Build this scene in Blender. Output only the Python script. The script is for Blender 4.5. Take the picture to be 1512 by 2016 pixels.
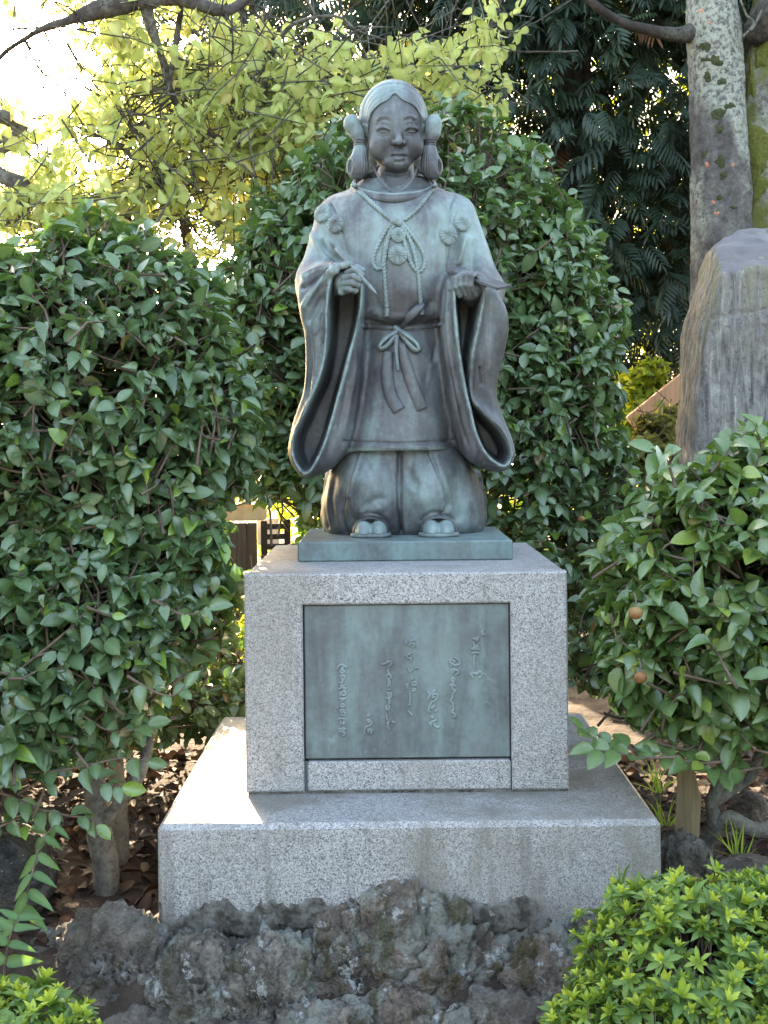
import bpy, math, random
import numpy as np
from mathutils import Vector, Matrix
from mathutils.bvhtree import BVHTree

for _o in list(bpy.data.objects):
    bpy.data.objects.remove(_o)
scene = bpy.context.scene
COL = scene.collection
R = math.radians
random.seed(7)
rng = np.random.default_rng(7)

# ------------------------------------------------------------------ camera
F, U0, V0, CAMZ, ROLL = 2400.0, 758.0, 865.0, 1.45, R(0.6)   # focal length in photo pixels, optical axis, eye height
cam_d = bpy.data.cameras.new('camera')
cam = bpy.data.objects.new('camera', cam_d)
COL.objects.link(cam)
cam.location = (0, 0, CAMZ)
cam.rotation_mode = 'XYZ'
cam.rotation_euler = (Matrix.Rotation(R(90), 3, 'X') @ Matrix.Rotation(-ROLL, 3, 'Z')).to_euler()
cam_d.sensor_fit = 'VERTICAL'
cam_d.sensor_height = 36.0
cam_d.sensor_width = 27.0
cam_d.lens = F / 2016 * 36
cam_d.shift_x = (756 - U0) / 2016
cam_d.shift_y = -(1008 - V0) / 2016
cam_d.clip_start = 0.05
cam_d.clip_end = 2000
scene.camera = cam

# ------------------------------------------------------------------ sky, sun, exposure
SUN_AZ, SUN_EL = -15.5, 21.0        # degrees: to the left of the view axis, behind the trees
SKY_STRENGTH, SUN_STRENGTH, EXPOSURE = 0.15, 4.0, 3.36
world = bpy.data.worlds.new('World')
scene.world = world
world.use_nodes = True
_nt = world.node_tree
_bg = _nt.nodes['Background']
_sky = _nt.nodes.new('ShaderNodeTexSky')
_sky.sky_type = 'NISHITA'
_sky.sun_disc = False
_sky.sun_elevation = R(SUN_EL)
_sky.sun_rotation = R(SUN_AZ)
_sky.air_density, _sky.dust_density, _sky.ozone_density = 1.0, 2.0, 1.0
_nt.links.new(_sky.outputs[0], _bg.inputs[0])
_bg.inputs[1].default_value = SKY_STRENGTH
sun_d = bpy.data.lights.new('sun', 'SUN')
sun = bpy.data.objects.new('sun', sun_d)
COL.objects.link(sun)
sun_d.energy = SUN_STRENGTH
sun_d.angle = R(0.53)
sun_d.color = (1.0, 0.90, 0.74)
_dir = Vector((math.sin(R(SUN_AZ)) * math.cos(R(SUN_EL)), math.cos(R(SUN_AZ)) * math.cos(R(SUN_EL)), math.sin(R(SUN_EL))))
sun.rotation_euler = _dir.to_track_quat('Z', 'Y').to_euler()
sun.location = _dir * 60
vs = scene.view_settings
vs.view_transform = 'Standard'
vs.look = 'None'
vs.exposure = EXPOSURE
vs.gamma = 1.0
vs.use_white_balance = True
vs.white_balance_temperature = 8200
vs.white_balance_tint = 12
vs.use_curve_mapping = False
scene.cycles.max_bounces = 8
scene.cycles.diffuse_bounces = 4
scene.cycles.glossy_bounces = 3
scene.cycles.transmission_bounces = 6
scene.cycles.sample_clamp_indirect = 6.0

# ------------------------------------------------------------------ helpers
_cr, _sr = math.cos(ROLL), math.sin(ROLL)
def P(u, v, Y):
    """The point at depth Y metres whose picture falls on photo pixel u, v."""
    du, dv = u - U0, v - V0
    return Vector(((du * _cr - dv * _sr) * Y / F, Y, CAMZ - (du * _sr + dv * _cr) * Y / F))
def pix(p):
    """world points (n,3) -> photo pixels (n,2)"""
    a = p[:, 0] / p[:, 1] * F
    b = (CAMZ - p[:, 2]) / p[:, 1] * F
    return np.stack([U0 + a * _cr + b * _sr, V0 - a * _sr + b * _cr], 1)
def PX(pts, Y):
    return [tuple(P(u, v, Y)) for u, v in pts]

def tag(o, label=None, cat=None, group=None, kind=None):
    if label: o['label'] = label
    if cat: o['category'] = cat
    if group: o['group'] = group
    if kind: o['kind'] = kind
    return o
def empty(name, loc, label, cat, group=None):
    o = bpy.data.objects.new(name, None)
    o.empty_display_size = 0.05
    COL.objects.link(o)
    o.location = loc
    tag(o, label, cat, group)
    return o
def root_loc(parent):
    p = parent
    while p.parent: p = p.parent
    return p.location
def make_mesh(name, verts, faces, smooth=True):
    verts = np.asarray(verts, dtype=np.float32)
    me = bpy.data.meshes.new(name)
    if isinstance(faces, np.ndarray):
        n, k = faces.shape
        me.vertices.add(len(verts)); me.vertices.foreach_set('co', verts.ravel())
        me.loops.add(n * k); me.loops.foreach_set('vertex_index', faces.astype(np.int32).ravel())
        me.polygons.add(n)
        me.polygons.foreach_set('loop_start', np.arange(0, n * k, k, dtype=np.int32))
        me.polygons.foreach_set('loop_total', np.full(n, k, dtype=np.int32))
        me.update(calc_edges=True)
    else:
        me.from_pydata(verts.tolist(), [], faces)
        me.update()
    if smooth:
        me.polygons.foreach_set('use_smooth', np.ones(len(me.polygons), dtype=bool))
    return me
def obj(name, verts, faces, mat, parent=None, smooth=True, base=None, attr=None):
    """one mesh object; verts are in world space"""
    verts = np.asarray(verts, dtype=np.float64)
    off = np.array(root_loc(parent)) if parent is not None else np.array(base if base is not None else (0, 0, 0))
    me = make_mesh(name, verts - off, faces, smooth)
    if mat: me.materials.append(mat)
    if attr is not None:
        for k, val in attr.items():
            a = me.attributes.new(k, 'FLOAT', 'POINT')
            a.data.foreach_set('value', np.asarray(val, dtype=np.float32))
    o = bpy.data.objects.new(name, me)
    COL.objects.link(o)
    if parent is not None: o.parent = parent
    else: o.location = off
    return o
class MB:
    """collects several shapes into one mesh"""
    def __init__(s): s.v, s.f, s.n = [], [], 0
    def add(s, v, f):
        v = np.asarray(v, dtype=np.float64).reshape(-1, 3)
        s.v.append(v); s.f += [tuple(int(i) + s.n for i in q) for q in f]; s.n += len(v)
    def build(s, name, mat, parent=None, smooth=True, base=None):
        return obj(name, np.concatenate(s.v), s.f, mat, parent, smooth, base)

def catmull(pts, n, closed=False):
    p = np.asarray(pts, dtype=np.float64)
    m = len(p)
    if m < 3 and not closed:
        t = np.linspace(0, 1, n)[:, None]
        return p[0] * (1 - t) + p[-1] * t
    seg = m if closed else m - 1
    t = np.linspace(0, seg, n, endpoint=not closed)
    i = np.minimum(t.astype(int), seg - 1); f = (t - i)[:, None]
    def g(k): return p[k % m] if closed else p[np.clip(k, 0, m - 1)]
    p0, p1, p2, p3 = g(i - 1), g(i), g(i + 1), g(i + 2)
    return 0.5 * ((2 * p1) + (-p0 + p2) * f + (2 * p0 - 5 * p1 + 4 * p2 - p3) * f ** 2 + (-p0 + 3 * p1 - 3 * p2 + p3) * f ** 3)
def frames(path, up=(0, 0, 1)):
    p = np.asarray(path, dtype=np.float64)
    t = np.gradient(p, axis=0); t /= np.linalg.norm(t, axis=1)[:, None] + 1e-12
    n = np.zeros_like(p); ref = np.array(up, dtype=np.float64)
    if abs(np.dot(ref, t[0])) > 0.9: ref = np.array((1.0, 0, 0))
    a = np.cross(t[0], ref); a /= np.linalg.norm(a)
    for i in range(len(p)):
        a = a - np.dot(a, t[i]) * t[i]; a /= np.linalg.norm(a) + 1e-12
        n[i] = a
    return t, n, np.cross(t, n)
def tube(path, rad, k=8, flat=1.0, closed=False, twist=None, cap=True, up=(0, 0, 1)):
    """tube along path; rad scalar or per point; flat squeezes the second axis"""
    p = np.asarray(path, dtype=np.float64); m = len(p)
    r = np.broadcast_to(np.asarray(rad, dtype=np.float64), (m,))
    t, n, b = frames(p, up)
    th = np.arange(k) * 2 * math.pi / k
    rr = r[:, None] * np.ones((1, k))
    if twist is not None:
        s = np.concatenate([[0], np.cumsum(np.linalg.norm(np.diff(p, axis=0), axis=1))])
        rr = rr * (1 + 0.24 * np.cos(3 * th[None, :] - s[:, None] * twist))
    v = p[:, None, :] + rr[..., None] * (np.cos(th)[None, :, None] * n[:, None, :] + flat * np.sin(th)[None, :, None] * b[:, None, :])
    v = v.reshape(-1, 3); f = []
    for i in range(m if closed else m - 1):
        i2 = (i + 1) % m
        for j in range(k):
            j2 = (j + 1) % k
            f.append((i * k + j, i * k + j2, i2 * k + j2, i2 * k + j))
    if cap and not closed:
        f.append(tuple(range(k - 1, -1, -1))); f.append(tuple((m - 1) * k + j for j in range(k)))
    return v, f
def box(c, s, bev=0.0, M=None):
    """box with chamfered edges, centre c, size s"""
    h = np.array(s) / 2.0; V = []
    b = min(bev, h.min() * 0.9)
    if b <= 0:
        V = [(x, y, z) for x in (-1, 1) for y in (-1, 1) for z in (-1, 1)]
        V = np.array(V) * h
        Fc = [(0, 1, 3, 2), (4, 6, 7, 5), (0, 4, 5, 1), (2, 3, 7, 6), (0, 2, 6, 4), (1, 5, 7, 3)]
    else:
        idx = {}
        for x in (-1, 1):
            for y in (-1, 1):
                for z in (-1, 1):
                    sg = np.array((x, y, z))
                    for ax in range(3):
                        q = sg * (h - b); q[ax] = sg[ax] * h[ax]
                        idx[(x, y, z, ax)] = len(V); V.append(q)
        V = np.array(V); Fc = []
        for ax in range(3):
            o1, o2 = (ax + 1) % 3, (ax + 2) % 3
            for sg in (-1, 1):
                q = []
                for s1, s2 in ((-1, -1), (1, -1), (1, 1), (-1, 1)):
                    k = [0, 0, 0]; k[ax] = sg; k[o1] = s1; k[o2] = s2
                    q.append(idx[tuple(k) + (ax,)])
                Fc.append(tuple(q if sg > 0 else q[::-1]))
        for ax in range(3):
            o1, o2 = (ax + 1) % 3, (ax + 2) % 3
            for s1 in (-1, 1):
                for s2 in (-1, 1):
                    k0 = [0, 0, 0]; k1 = [0, 0, 0]
                    k0[ax] = -1; k1[ax] = 1; k0[o1] = k1[o1] = s1; k0[o2] = k1[o2] = s2
                    q = (idx[tuple(k0) + (o1,)], idx[tuple(k1) + (o1,)], idx[tuple(k1) + (o2,)], idx[tuple(k0) + (o2,)])
                    Fc.append(q if s1 * s2 > 0 else q[::-1])
        for x in (-1, 1):
            for y in (-1, 1):
                for z in (-1, 1):
                    q = tuple(idx[(x, y, z, a)] for a in range(3))
                    Fc.append(q if x * y * z > 0 else q[::-1])
    if M is not None:
        V = V @ np.array(M.to_3x3()).T
    return V + np.array(c), Fc

# ---- vectorised value noise
def _hash(i, j, k, seed):
    h = (i.astype(np.uint32) * np.uint32(374761393) + j.astype(np.uint32) * np.uint32(668265263)
         + k.astype(np.uint32) * np.uint32(2147483647 - 58) + np.uint32(seed * 974711 & 0xffffffff))
    h = (h ^ (h >> np.uint32(13))) * np.uint32(1274126177)
    h = h ^ (h >> np.uint32(16))
    return (h & np.uint32(0xffff)).astype(np.float32) / 32767.5 - 1.0
def vnoise(p, seed=0):
    p = np.asarray(p, dtype=np.float32)
    fl = np.floor(p); fr = p - fl; i = fl.astype(np.int64)
    w = fr * fr * fr * (fr * (fr * 6 - 15) + 10)
    out = np.zeros(p.shape[:-1], dtype=np.float32)
    for dx in (0, 1):
        wx = w[..., 0] if dx else 1 - w[..., 0]
        for dy in (0, 1):
            wy = w[..., 1] if dy else 1 - w[..., 1]
            for dz in (0, 1):
                wz = w[..., 2] if dz else 1 - w[..., 2]
                out += wx * wy * wz * _hash(i[..., 0] + dx, i[..., 1] + dy, i[..., 2] + dz, seed)
    return out
def fbm(p, oct=4, gain=0.5, lac=2.03, seed=0, ridge=False):
    p = np.asarray(p, dtype=np.float32); a, s = 1.0, 0.0
    for o in range(oct):
        n = vnoise(p, seed + o)
        s = s + a * ((1 - 2 * np.abs(n)) if ridge else n)
        p = p * lac + 11.3; a *= gain
    return s

def worley(p, seed=0):
    """distance to nearest and second nearest feature point, and the nearest cell's random value"""
    p = np.asarray(p, dtype=np.float32); fl = np.floor(p).astype(np.int64)
    f1 = np.full(len(p), 9.0, dtype=np.float32); f2 = f1.copy(); val = np.zeros(len(p), dtype=np.float32)
    for dx in (-1, 0, 1):
        for dy in (-1, 0, 1):
            for dz in (-1, 0, 1):
                c = fl + np.array((dx, dy, dz))
                q = np.stack([_hash(c[:, 0], c[:, 1], c[:, 2], seed + k) for k in (1, 2, 3)], 1) * .5 + .5 + c
                d = np.linalg.norm(p - q, axis=1)
                r = _hash(c[:, 0], c[:, 1], c[:, 2], seed + 7)
                nearer = d < f1
                f2 = np.where(nearer, f1, np.minimum(f2, d)); val = np.where(nearer, r, val); f1 = np.where(nearer, d, f1)
    return f1, f2, val

# ---- signed distance sculpting: numpy grid + surface nets
class Grid:
    def __init__(s, lo, hi, h):
        s.lo, s.h = np.array(lo, dtype=np.float64), h
        n = np.ceil((np.array(hi) - s.lo) / h).astype(int) + 1
        s.n = n
        s.X = (s.lo[0] + h * np.arange(n[0])).astype(np.float32)[:, None, None]
        s.Y = (s.lo[1] + h * np.arange(n[1])).astype(np.float32)[None, :, None]
        s.Z = (s.lo[2] + h * np.arange(n[2])).astype(np.float32)[None, None, :]
    def ell(s, c, r):
        a = ((s.X - c[0]) / r[0]) ** 2 + ((s.Y - c[1]) / r[1]) ** 2 + ((s.Z - c[2]) / r[2]) ** 2
        k0 = np.sqrt(a)
        b = ((s.X - c[0]) / r[0] ** 2) ** 2 + ((s.Y - c[1]) / r[1] ** 2) ** 2 + ((s.Z - c[2]) / r[2] ** 2) ** 2
        return k0 * (k0 - 1) / (np.sqrt(b) + 1e-6)
    def cap(s, a, b, ra, rb):
        a = np.array(a); b = np.array(b); d = b - a; L = float(np.dot(d, d)) + 1e-12
        t = np.clip(((s.X - a[0]) * d[0] + (s.Y - a[1]) * d[1] + (s.Z - a[2]) * d[2]) / L, 0, 1)
        return np.sqrt((s.X - a[0] - t * d[0]) ** 2 + (s.Y - a[1] - t * d[1]) ** 2 + (s.Z - a[2] - t * d[2]) ** 2) - (ra + (rb - ra) * t)
    def chain(s, pts, rad, k=0.004):
        d = None
        for i in range(len(pts) - 1):
            e = s.cap(pts[i], pts[i + 1], rad[i], rad[i + 1])
            d = e if d is None else smin(d, e, k)
        return d
    def stack(s, z, cx, cy, a, b, n=2.0):
        """loft of superellipses: knots by height z (ascending)"""
        zz = s.Z.ravel()
        I = lambda q: smooth_interp(zz, z, q).astype(np.float32)[None, None, :]
        A, B = I(a), I(b)
        q = (np.abs((s.X - I(cx)) / A) ** n + np.abs((s.Y - I(cy)) / B) ** n) ** (1.0 / n)
        d = (q - 1) * np.minimum(A, B)
        return np.maximum(d, np.maximum(s.Z - z[-1], z[0] - s.Z))
    def poly(s, pts):
        """2-D distance in the x,z plane to a closed outline (n,2 or n,3), negative inside"""
        q = np.asarray(pts)[:, [0, -1]].astype(np.float32)
        x, z = np.meshgrid(s.X.ravel(), s.Z.ravel(), indexing='ij')
        best = np.full(x.shape, 1e9, dtype=np.float32); ins = np.zeros(x.shape, dtype=bool)
        m = len(q)
        for i in range(m):
            a, b = q[i], q[(i + 1) % m]; d = b - a
            t = np.clip(((x - a[0]) * d[0] + (z - a[1]) * d[1]) / (d @ d + 1e-12), 0, 1)
            best = np.minimum(best, (x - a[0] - t * d[0]) ** 2 + (z - a[1] - t * d[1]) ** 2)
            if a[1] != b[1]:
                ins ^= ((a[1] > z) != (b[1] > z)) & (x < (b[0] - a[0]) * (z - a[1]) / (b[1] - a[1]) + a[0])
        r = np.sqrt(best)
        return np.where(ins, -r, r)[:, None, :]
def smooth_interp(x, xp, fp):
    xp = np.asarray(xp, dtype=np.float64); fp = np.asarray(fp, dtype=np.float64)
    m = np.gradient(fp, xp)
    i = np.clip(np.searchsorted(xp, x) - 1, 0, len(xp) - 2)
    h = xp[i + 1] - xp[i]; t = np.clip((x - xp[i]) / h, 0, 1)
    return ((2 * t ** 3 - 3 * t ** 2 + 1) * fp[i] + (t ** 3 - 2 * t ** 2 + t) * h * m[i]
            + (-2 * t ** 3 + 3 * t ** 2) * fp[i + 1] + (t ** 3 - t ** 2) * h * m[i + 1])
def smin(a, b, k):
    h = np.clip(0.5 + 0.5 * (b - a) / k, 0, 1)
    return b + (a - b) * h - k * h * (1 - h)
def smax(a, b, k): return -smin(-a, -b, k)
def extrude(d2, y, yc, hd, r):
    """rounded extrusion of a 2-D distance along y"""
    a = d2 + r; b = np.abs(y - yc) - hd + r
    return np.minimum(np.maximum(a, b), 0) + np.sqrt(np.maximum(a, 0) ** 2 + np.maximum(b, 0) ** 2) - r
def nets(g, f):
    """surface nets -> verts, quads"""
    f = np.pad(np.broadcast_to(f, tuple(g.n)).astype(np.float32), 1, constant_values=1.0)
    s = f < 0
    nx, ny, nz = f.shape
    c = np.zeros((nx - 1, ny - 1, nz - 1), dtype=np.uint8)
    for dx in (0, 1):
        for dy in (0, 1):
            for dz in (0, 1):
                c += s[dx:nx - 1 + dx, dy:ny - 1 + dy, dz:nz - 1 + dz]
    act = (c > 0) & (c < 8)
    I, J, K = np.nonzero(act)
    idx = np.full(c.shape, -1, dtype=np.int64); idx[I, J, K] = np.arange(len(I))
    acc = np.zeros((len(I), 3)); cnt = np.zeros(len(I))
    cor = [(a, b, d) for a in (0, 1) for b in (0, 1) for d in (0, 1)]
    val = {q: f[I + q[0], J + q[1], K + q[2]] for q in cor}
    for q in cor:
        for ax in range(3):
            if q[ax] == 0:
                q2 = list(q); q2[ax] = 1; q2 = tuple(q2)
                a, b = val[q], val[q2]
                m = (a < 0) != (b < 0)
                t = np.where(m, a / np.where(m, a - b, 1), 0)
                p = np.tile(np.array(q, dtype=np.float64), (len(I), 1)); p[:, ax] += t
                acc += p * m[:, None]; cnt += m
    v = (acc / cnt[:, None] + np.stack([I, J, K], 1) - 1) * g.h + g.lo
    quads = []
    for ax in range(3):
        o1, o2 = (ax + 1) % 3, (ax + 2) % 3
        sl0 = [slice(1, -1)] * 3; sl1 = [slice(1, -1)] * 3
        sl0[ax] = slice(0, -1); sl1[ax] = slice(1, None)
        a, b = s[tuple(sl0)], s[tuple(sl1)]
        for flip, m in ((False, a & ~b), (True, ~a & b)):
            E = np.stack(np.nonzero(m), 1)
            E[:, o1] += 1; E[:, o2] += 1
            def cell(d1, d2):
                q = E.copy(); q[:, o1] += d1; q[:, o2] += d2
                return idx[q[:, 0], q[:, 1], q[:, 2]]
            Q = np.stack([cell(-1, -1), cell(0, -1), cell(0, 0), cell(-1, 0)], 1)
            quads.append(Q[:, ::-1] if flip else Q)
    return v, np.concatenate(quads)
def vnormals(v, q):
    a = np.cross(v[q[:, 2]] - v[q[:, 0]], v[q[:, 3]] - v[q[:, 1]])
    n = np.zeros_like(v)
    for k in range(4): np.add.at(n, q[:, k], a)
    return n / (np.linalg.norm(n, axis=1)[:, None] + 1e-12)
def relax(v, q, it=1, lam=0.5):
    for _ in range(it):
        s = np.zeros_like(v); c = np.zeros(len(v))
        for k in range(4):
            for d in (1, 3):
                np.add.at(s, q[:, k], v[q[:, (k + d) % 4]]); np.add.at(c, q[:, k], 1)
        v = v + lam * (s / c[:, None] - v)
    return v
def seg_dist(p, line):
    """distance of px points to polyline and the parameter along it"""
    best = np.full(len(p), 1e9); par = np.zeros(len(p)); m = len(line) - 1
    for i in range(m):
        a, b = line[i], line[i + 1]; d = b - a
        t = np.clip(((p - a) @ d) / (d @ d + 1e-9), 0, 1)
        e = np.linalg.norm(p - a - t[:, None] * d, axis=1)
        k = e < best
        best[k] = e[k]; par[k] = (i + t[k]) / m
    return best, par
def sculpt(v, q, strokes, facing=0.05):
    """push the camera-facing skin along its normal by gaussian strokes: (points px, width px, height m[, fade])"""
    n = vnormals(v, q); uv = pix(v)
    front = np.clip((-n[:, 1] - facing) / 0.3, 0, 1)
    d = np.zeros(len(v))
    for st in strokes:
        line = np.asarray(st[0], dtype=np.float64); w, h = st[1], st[2]
        if len(line) > 2: line = catmull(line, len(line) * 4)
        lo = line.min(0) - 3 * w; hi = line.max(0) + 3 * w
        m = np.nonzero(((uv > lo) & (uv < hi)).all(1))[0]
        if not len(m): continue
        if len(line) == 1:
            e = np.linalg.norm(uv[m] - line[0], axis=1); par = np.full(len(m), 0.5)
        else:
            e, par = seg_dist(uv[m], line)
        amp = h * np.exp(-(e / w) ** 2)
        if len(st) > 3 and st[3]: amp = amp * np.clip(np.minimum(par, 1 - par) / st[3], 0, 1)
        d[m] += amp
    return v + n * (d * front)[:, None]
def stroke_mask(v, q, lines, w):
    """0..1 along picture lines on the camera-facing skin (rubbed edges)"""
    uv = pix(v); n = vnormals(v, q); out = np.zeros(len(v))
    for line in lines:
        e, _ = seg_dist(uv, np.asarray(line, dtype=np.float64))
        out = np.maximum(out, np.exp(-(e / w) ** 2))
    return out * np.clip((-n[:, 1] + .3) / .5, 0, 1)
# ------------------------------------------------------------------ materials
class NT:
    def __init__(s, name):
        s.m = bpy.data.materials.new(name); s.m.use_nodes = True
        s.t = s.m.node_tree; s.b = s.t.nodes['Principled BSDF']; s.out = s.t.nodes['Material Output']
        s.co = s.t.nodes.new('ShaderNodeTexCoord').outputs['Object']
    def n(s, kind, **kw):
        x = s.t.nodes.new(kind)
        for k, v in kw.items():
            if k in x.inputs.keys() and not hasattr(x, k): x.inputs[k].default_value = v
            else: setattr(x, k, v)
        return x
    def link(s, a, b): s.t.links.new(a, b)
    def mapping(s, scale=(1, 1, 1), loc=(0, 0, 0), src=None):
        m = s.n('ShaderNodeMapping'); m.inputs['Scale'].default_value = scale; m.inputs['Location'].default_value = loc
        s.link(src or s.co, m.inputs['Vector']); return m.outputs[0]
    def noise(s, scale, detail=4, rough=0.55, vec=None, dist=0.0):
        x = s.n('ShaderNodeTexNoise'); x.inputs['Scale'].default_value = scale; x.inputs['Detail'].default_value = detail
        x.inputs['Roughness'].default_value = rough; x.inputs['Distortion'].default_value = dist
        s.link(vec or s.co, x.inputs['Vector']); return x.outputs['Fac']
    def voro(s, scale, feature='F1', out='Distance', vec=None, rnd=1.0):
        x = s.n('ShaderNodeTexVoronoi'); x.feature = feature; x.inputs['Scale'].default_value = scale
        x.inputs['Randomness'].default_value = rnd
        s.link(vec or s.co, x.inputs['Vector']); return x.outputs[out]
    def ramp(s, fac, stops, interp='LINEAR'):
        x = s.n('ShaderNodeValToRGB'); x.color_ramp.interpolation = interp
        e = x.color_ramp.elements
        while len(e) < len(stops): e.new(0.5)
        for i, (p, c) in enumerate(stops):
            e[i].position = p
            e[i].color = (c, c, c, 1) if isinstance(c, (int, float)) else tuple(c) + (1,)
        s.link(fac, x.inputs[0]); return x.outputs[0]
    def mix(s, fac, a, b, mode='MIX'):
        x = s.n('ShaderNodeMix'); x.data_type = 'RGBA'; x.blend_type = mode
        for sock, val in ((x.inputs[0], fac), (x.inputs[6], a), (x.inputs[7], b)):
            if isinstance(val, (int, float)): sock.default_value = val
            elif isinstance(val, tuple): sock.default_value = val + (1,)
            else: s.link(val, sock)
        return x.outputs[2]
    def math(s, op, a, b=0.0, clamp=False):
        x = s.n('ShaderNodeMath'); x.operation = op; x.use_clamp = clamp
        for sock, val in ((x.inputs[0], a), (x.inputs[1], b)):
            if isinstance(val, (int, float)): sock.default_value = val
            else: s.link(val, sock)
        return x.outputs[0]
    def attr(s, name):
        x = s.n('ShaderNodeAttribute'); x.attribute_name = name; return x.outputs['Fac']
    def rand(s): return s.n('ShaderNodeObjectInfo').outputs['Random']
    def bump(s, h, strength=0.3, dist=0.01):
        x = s.n('ShaderNodeBump'); x.inputs['Strength'].default_value = strength; x.inputs['Distance'].default_value = dist
        s.link(h, x.inputs['Height']); s.link(x.outputs[0], s.b.inputs['Normal']); return x.outputs[0]
    def set(s, color=None, rough=None, metal=None, spec=None):
        for key, val in (('Base Color', color), ('Roughness', rough), ('Metallic', metal), ('Specular IOR Level', spec)):
            if val is None: continue
            if isinstance(val, (int, float)): s.b.inputs[key].default_value = val
            elif isinstance(val, tuple): s.b.inputs[key].default_value = val + (1,)
            else: s.link(val, s.b.inputs[key])
        return s.m

def bronze(name, pale, dark=(0.048, 0.047, 0.052), mid=(0.118, 0.126, 0.131), green=(0.275, 0.372, 0.358), spots=()):
    """weathered bronze: brown-violet metal with streaked pale verdigris. spots: (x, y, z, radius, amount) of thicker patina, darker where negative"""
    m = NT(name)
    big = m.noise(5.5, 5, 0.6)
    streak = m.noise(6.0, 5, 0.6, m.mapping((3.2, 3.2, 0.55)), 0.4)
    fine = m.noise(70, 4, 0.65)
    amt = m.math('ADD', m.math('MULTIPLY', big, 0.55), m.math('MULTIPLY', streak, 0.55))
    amt = m.math('ADD', amt, m.math('MULTIPLY', m.math('SUBTRACT', fine, 0.5), 0.22))
    amt = m.math('ADD', amt, pale - 0.55)
    amt = m.math('ADD', amt, m.math('MULTIPLY', m.math('MULTIPLY', m.attr('wear'), m.ramp(m.noise(35, 4), [(0.35, 0.35), (0.6, 1.0)])), 0.34))
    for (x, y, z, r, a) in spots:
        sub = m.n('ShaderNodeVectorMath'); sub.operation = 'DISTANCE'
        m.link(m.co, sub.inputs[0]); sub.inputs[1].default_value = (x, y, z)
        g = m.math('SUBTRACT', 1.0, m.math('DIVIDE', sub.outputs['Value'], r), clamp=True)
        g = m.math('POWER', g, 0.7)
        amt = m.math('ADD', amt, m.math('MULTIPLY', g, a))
    col = m.ramp(amt, [(0.36, dark), (0.52, mid), (0.66, tuple(0.5 * (a + b) for a, b in zip(mid, green))), (0.84, green)])
    brown = m.ramp(m.noise(9, 3), [(0.50, 0.0), (0.72, 0.36)])
    col = m.mix(brown, col, (0.145, 0.130, 0.128))
    vein = m.ramp(m.noise(28, 6, 0.7, None, 1.2), [(0.62, 0.0), (0.74, 0.35)])
    col = m.mix(vein, col, (0.33, 0.43, 0.43))
    m.bump(m.math('ADD', m.math('MULTIPLY', fine, 0.5), m.noise(16, 3)), 0.22, 0.004)
    return m.set(col, m.ramp(amt, [(0.3, 0.42), (0.8, 0.62)]), 0.12, 0.5)

def granite(name, stains=0.5, warm=(0.36, 0.33, 0.29), foot=None):
    m = NT(name)
    warp = m.n('ShaderNodeMix'); warp.data_type = 'VECTOR'; warp.inputs[0].default_value = 0.006
    nz = m.n('ShaderNodeTexNoise'); nz.inputs['Scale'].default_value = 90; m.link(m.co, nz.inputs['Vector'])
    m.link(m.co, warp.inputs[4]); m.link(nz.outputs['Color'], warp.inputs[5])
    vec = warp.outputs[1]
    cell = m.n('ShaderNodeSeparateColor'); m.link(m.voro(350, 'F1', 'Color', vec), cell.inputs[0])
    cell2 = m.n('ShaderNodeSeparateColor'); m.link(m.voro(520, 'F1', 'Color', vec), cell2.inputs[0])
    col = m.ramp(cell.outputs[0], [(0.0, (0.065, 0.063, 0.066)), (0.10, (0.155, 0.152, 0.154)), (0.30, (0.265, 0.259, 0.260)), (0.62, (0.385, 0.376, 0.374)), (0.9, (0.50, 0.487, 0.475))])
    col = m.mix(m.ramp(cell2.outputs[1], [(0.86, 0.0), (0.94, 0.7)]), col, (0.06, 0.06, 0.064))
    col = m.mix(m.ramp(cell2.outputs[0], [(0.88, 0.0), (0.94, 0.6)]), col, (0.68, 0.66, 0.65))
    st = m.ramp(m.noise(4.2, 7, 0.66, m.mapping((1, 1, 0.45))), [(0.47, 0.0), (0.62, stains)])
    col = m.mix(st, col, (0.185, 0.165, 0.13), 'MIX')
    run = m.ramp(m.noise(9, 6, 0.6, m.mapping((4, 4, 0.25), (1.3, 0, 0))), [(0.55, 0.0), (0.66, stains * 0.7)])
    col = m.mix(run, col, (0.15, 0.142, 0.125))
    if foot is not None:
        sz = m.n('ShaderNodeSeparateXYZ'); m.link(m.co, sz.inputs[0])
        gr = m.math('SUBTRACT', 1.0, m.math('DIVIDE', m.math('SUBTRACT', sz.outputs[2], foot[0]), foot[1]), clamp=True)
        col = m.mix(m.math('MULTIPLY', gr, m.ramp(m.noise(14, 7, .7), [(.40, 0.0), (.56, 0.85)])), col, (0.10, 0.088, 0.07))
    col = m.mix(m.ramp(m.noise(2.0, 3), [(0.4, 0.0), (0.75, 0.30)]), col, warm)
    m.bump(m.noise(260, 3), 0.10, 0.002)
    return m.set(col, m.ramp(m.noise(30, 4), [(0.3, 0.42), (0.7, 0.6)]), 0.0, 0.45)

def plain(name, stops, scale=8.0, rough=0.8, bump=0.3, stretch=(1, 1, 1), spec=0.3, fine=60.0):
    m = NT(name)
    v = m.mapping(stretch)
    a = m.noise(scale, 6, 0.65, v, 0.3)
    m.bump(m.math('ADD', a, m.math('MULTIPLY', m.noise(fine, 4, 0.6, v), 0.4)), bump, 0.01)
    return m.set(m.ramp(a, stops), rough, 0.0, spec)

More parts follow.
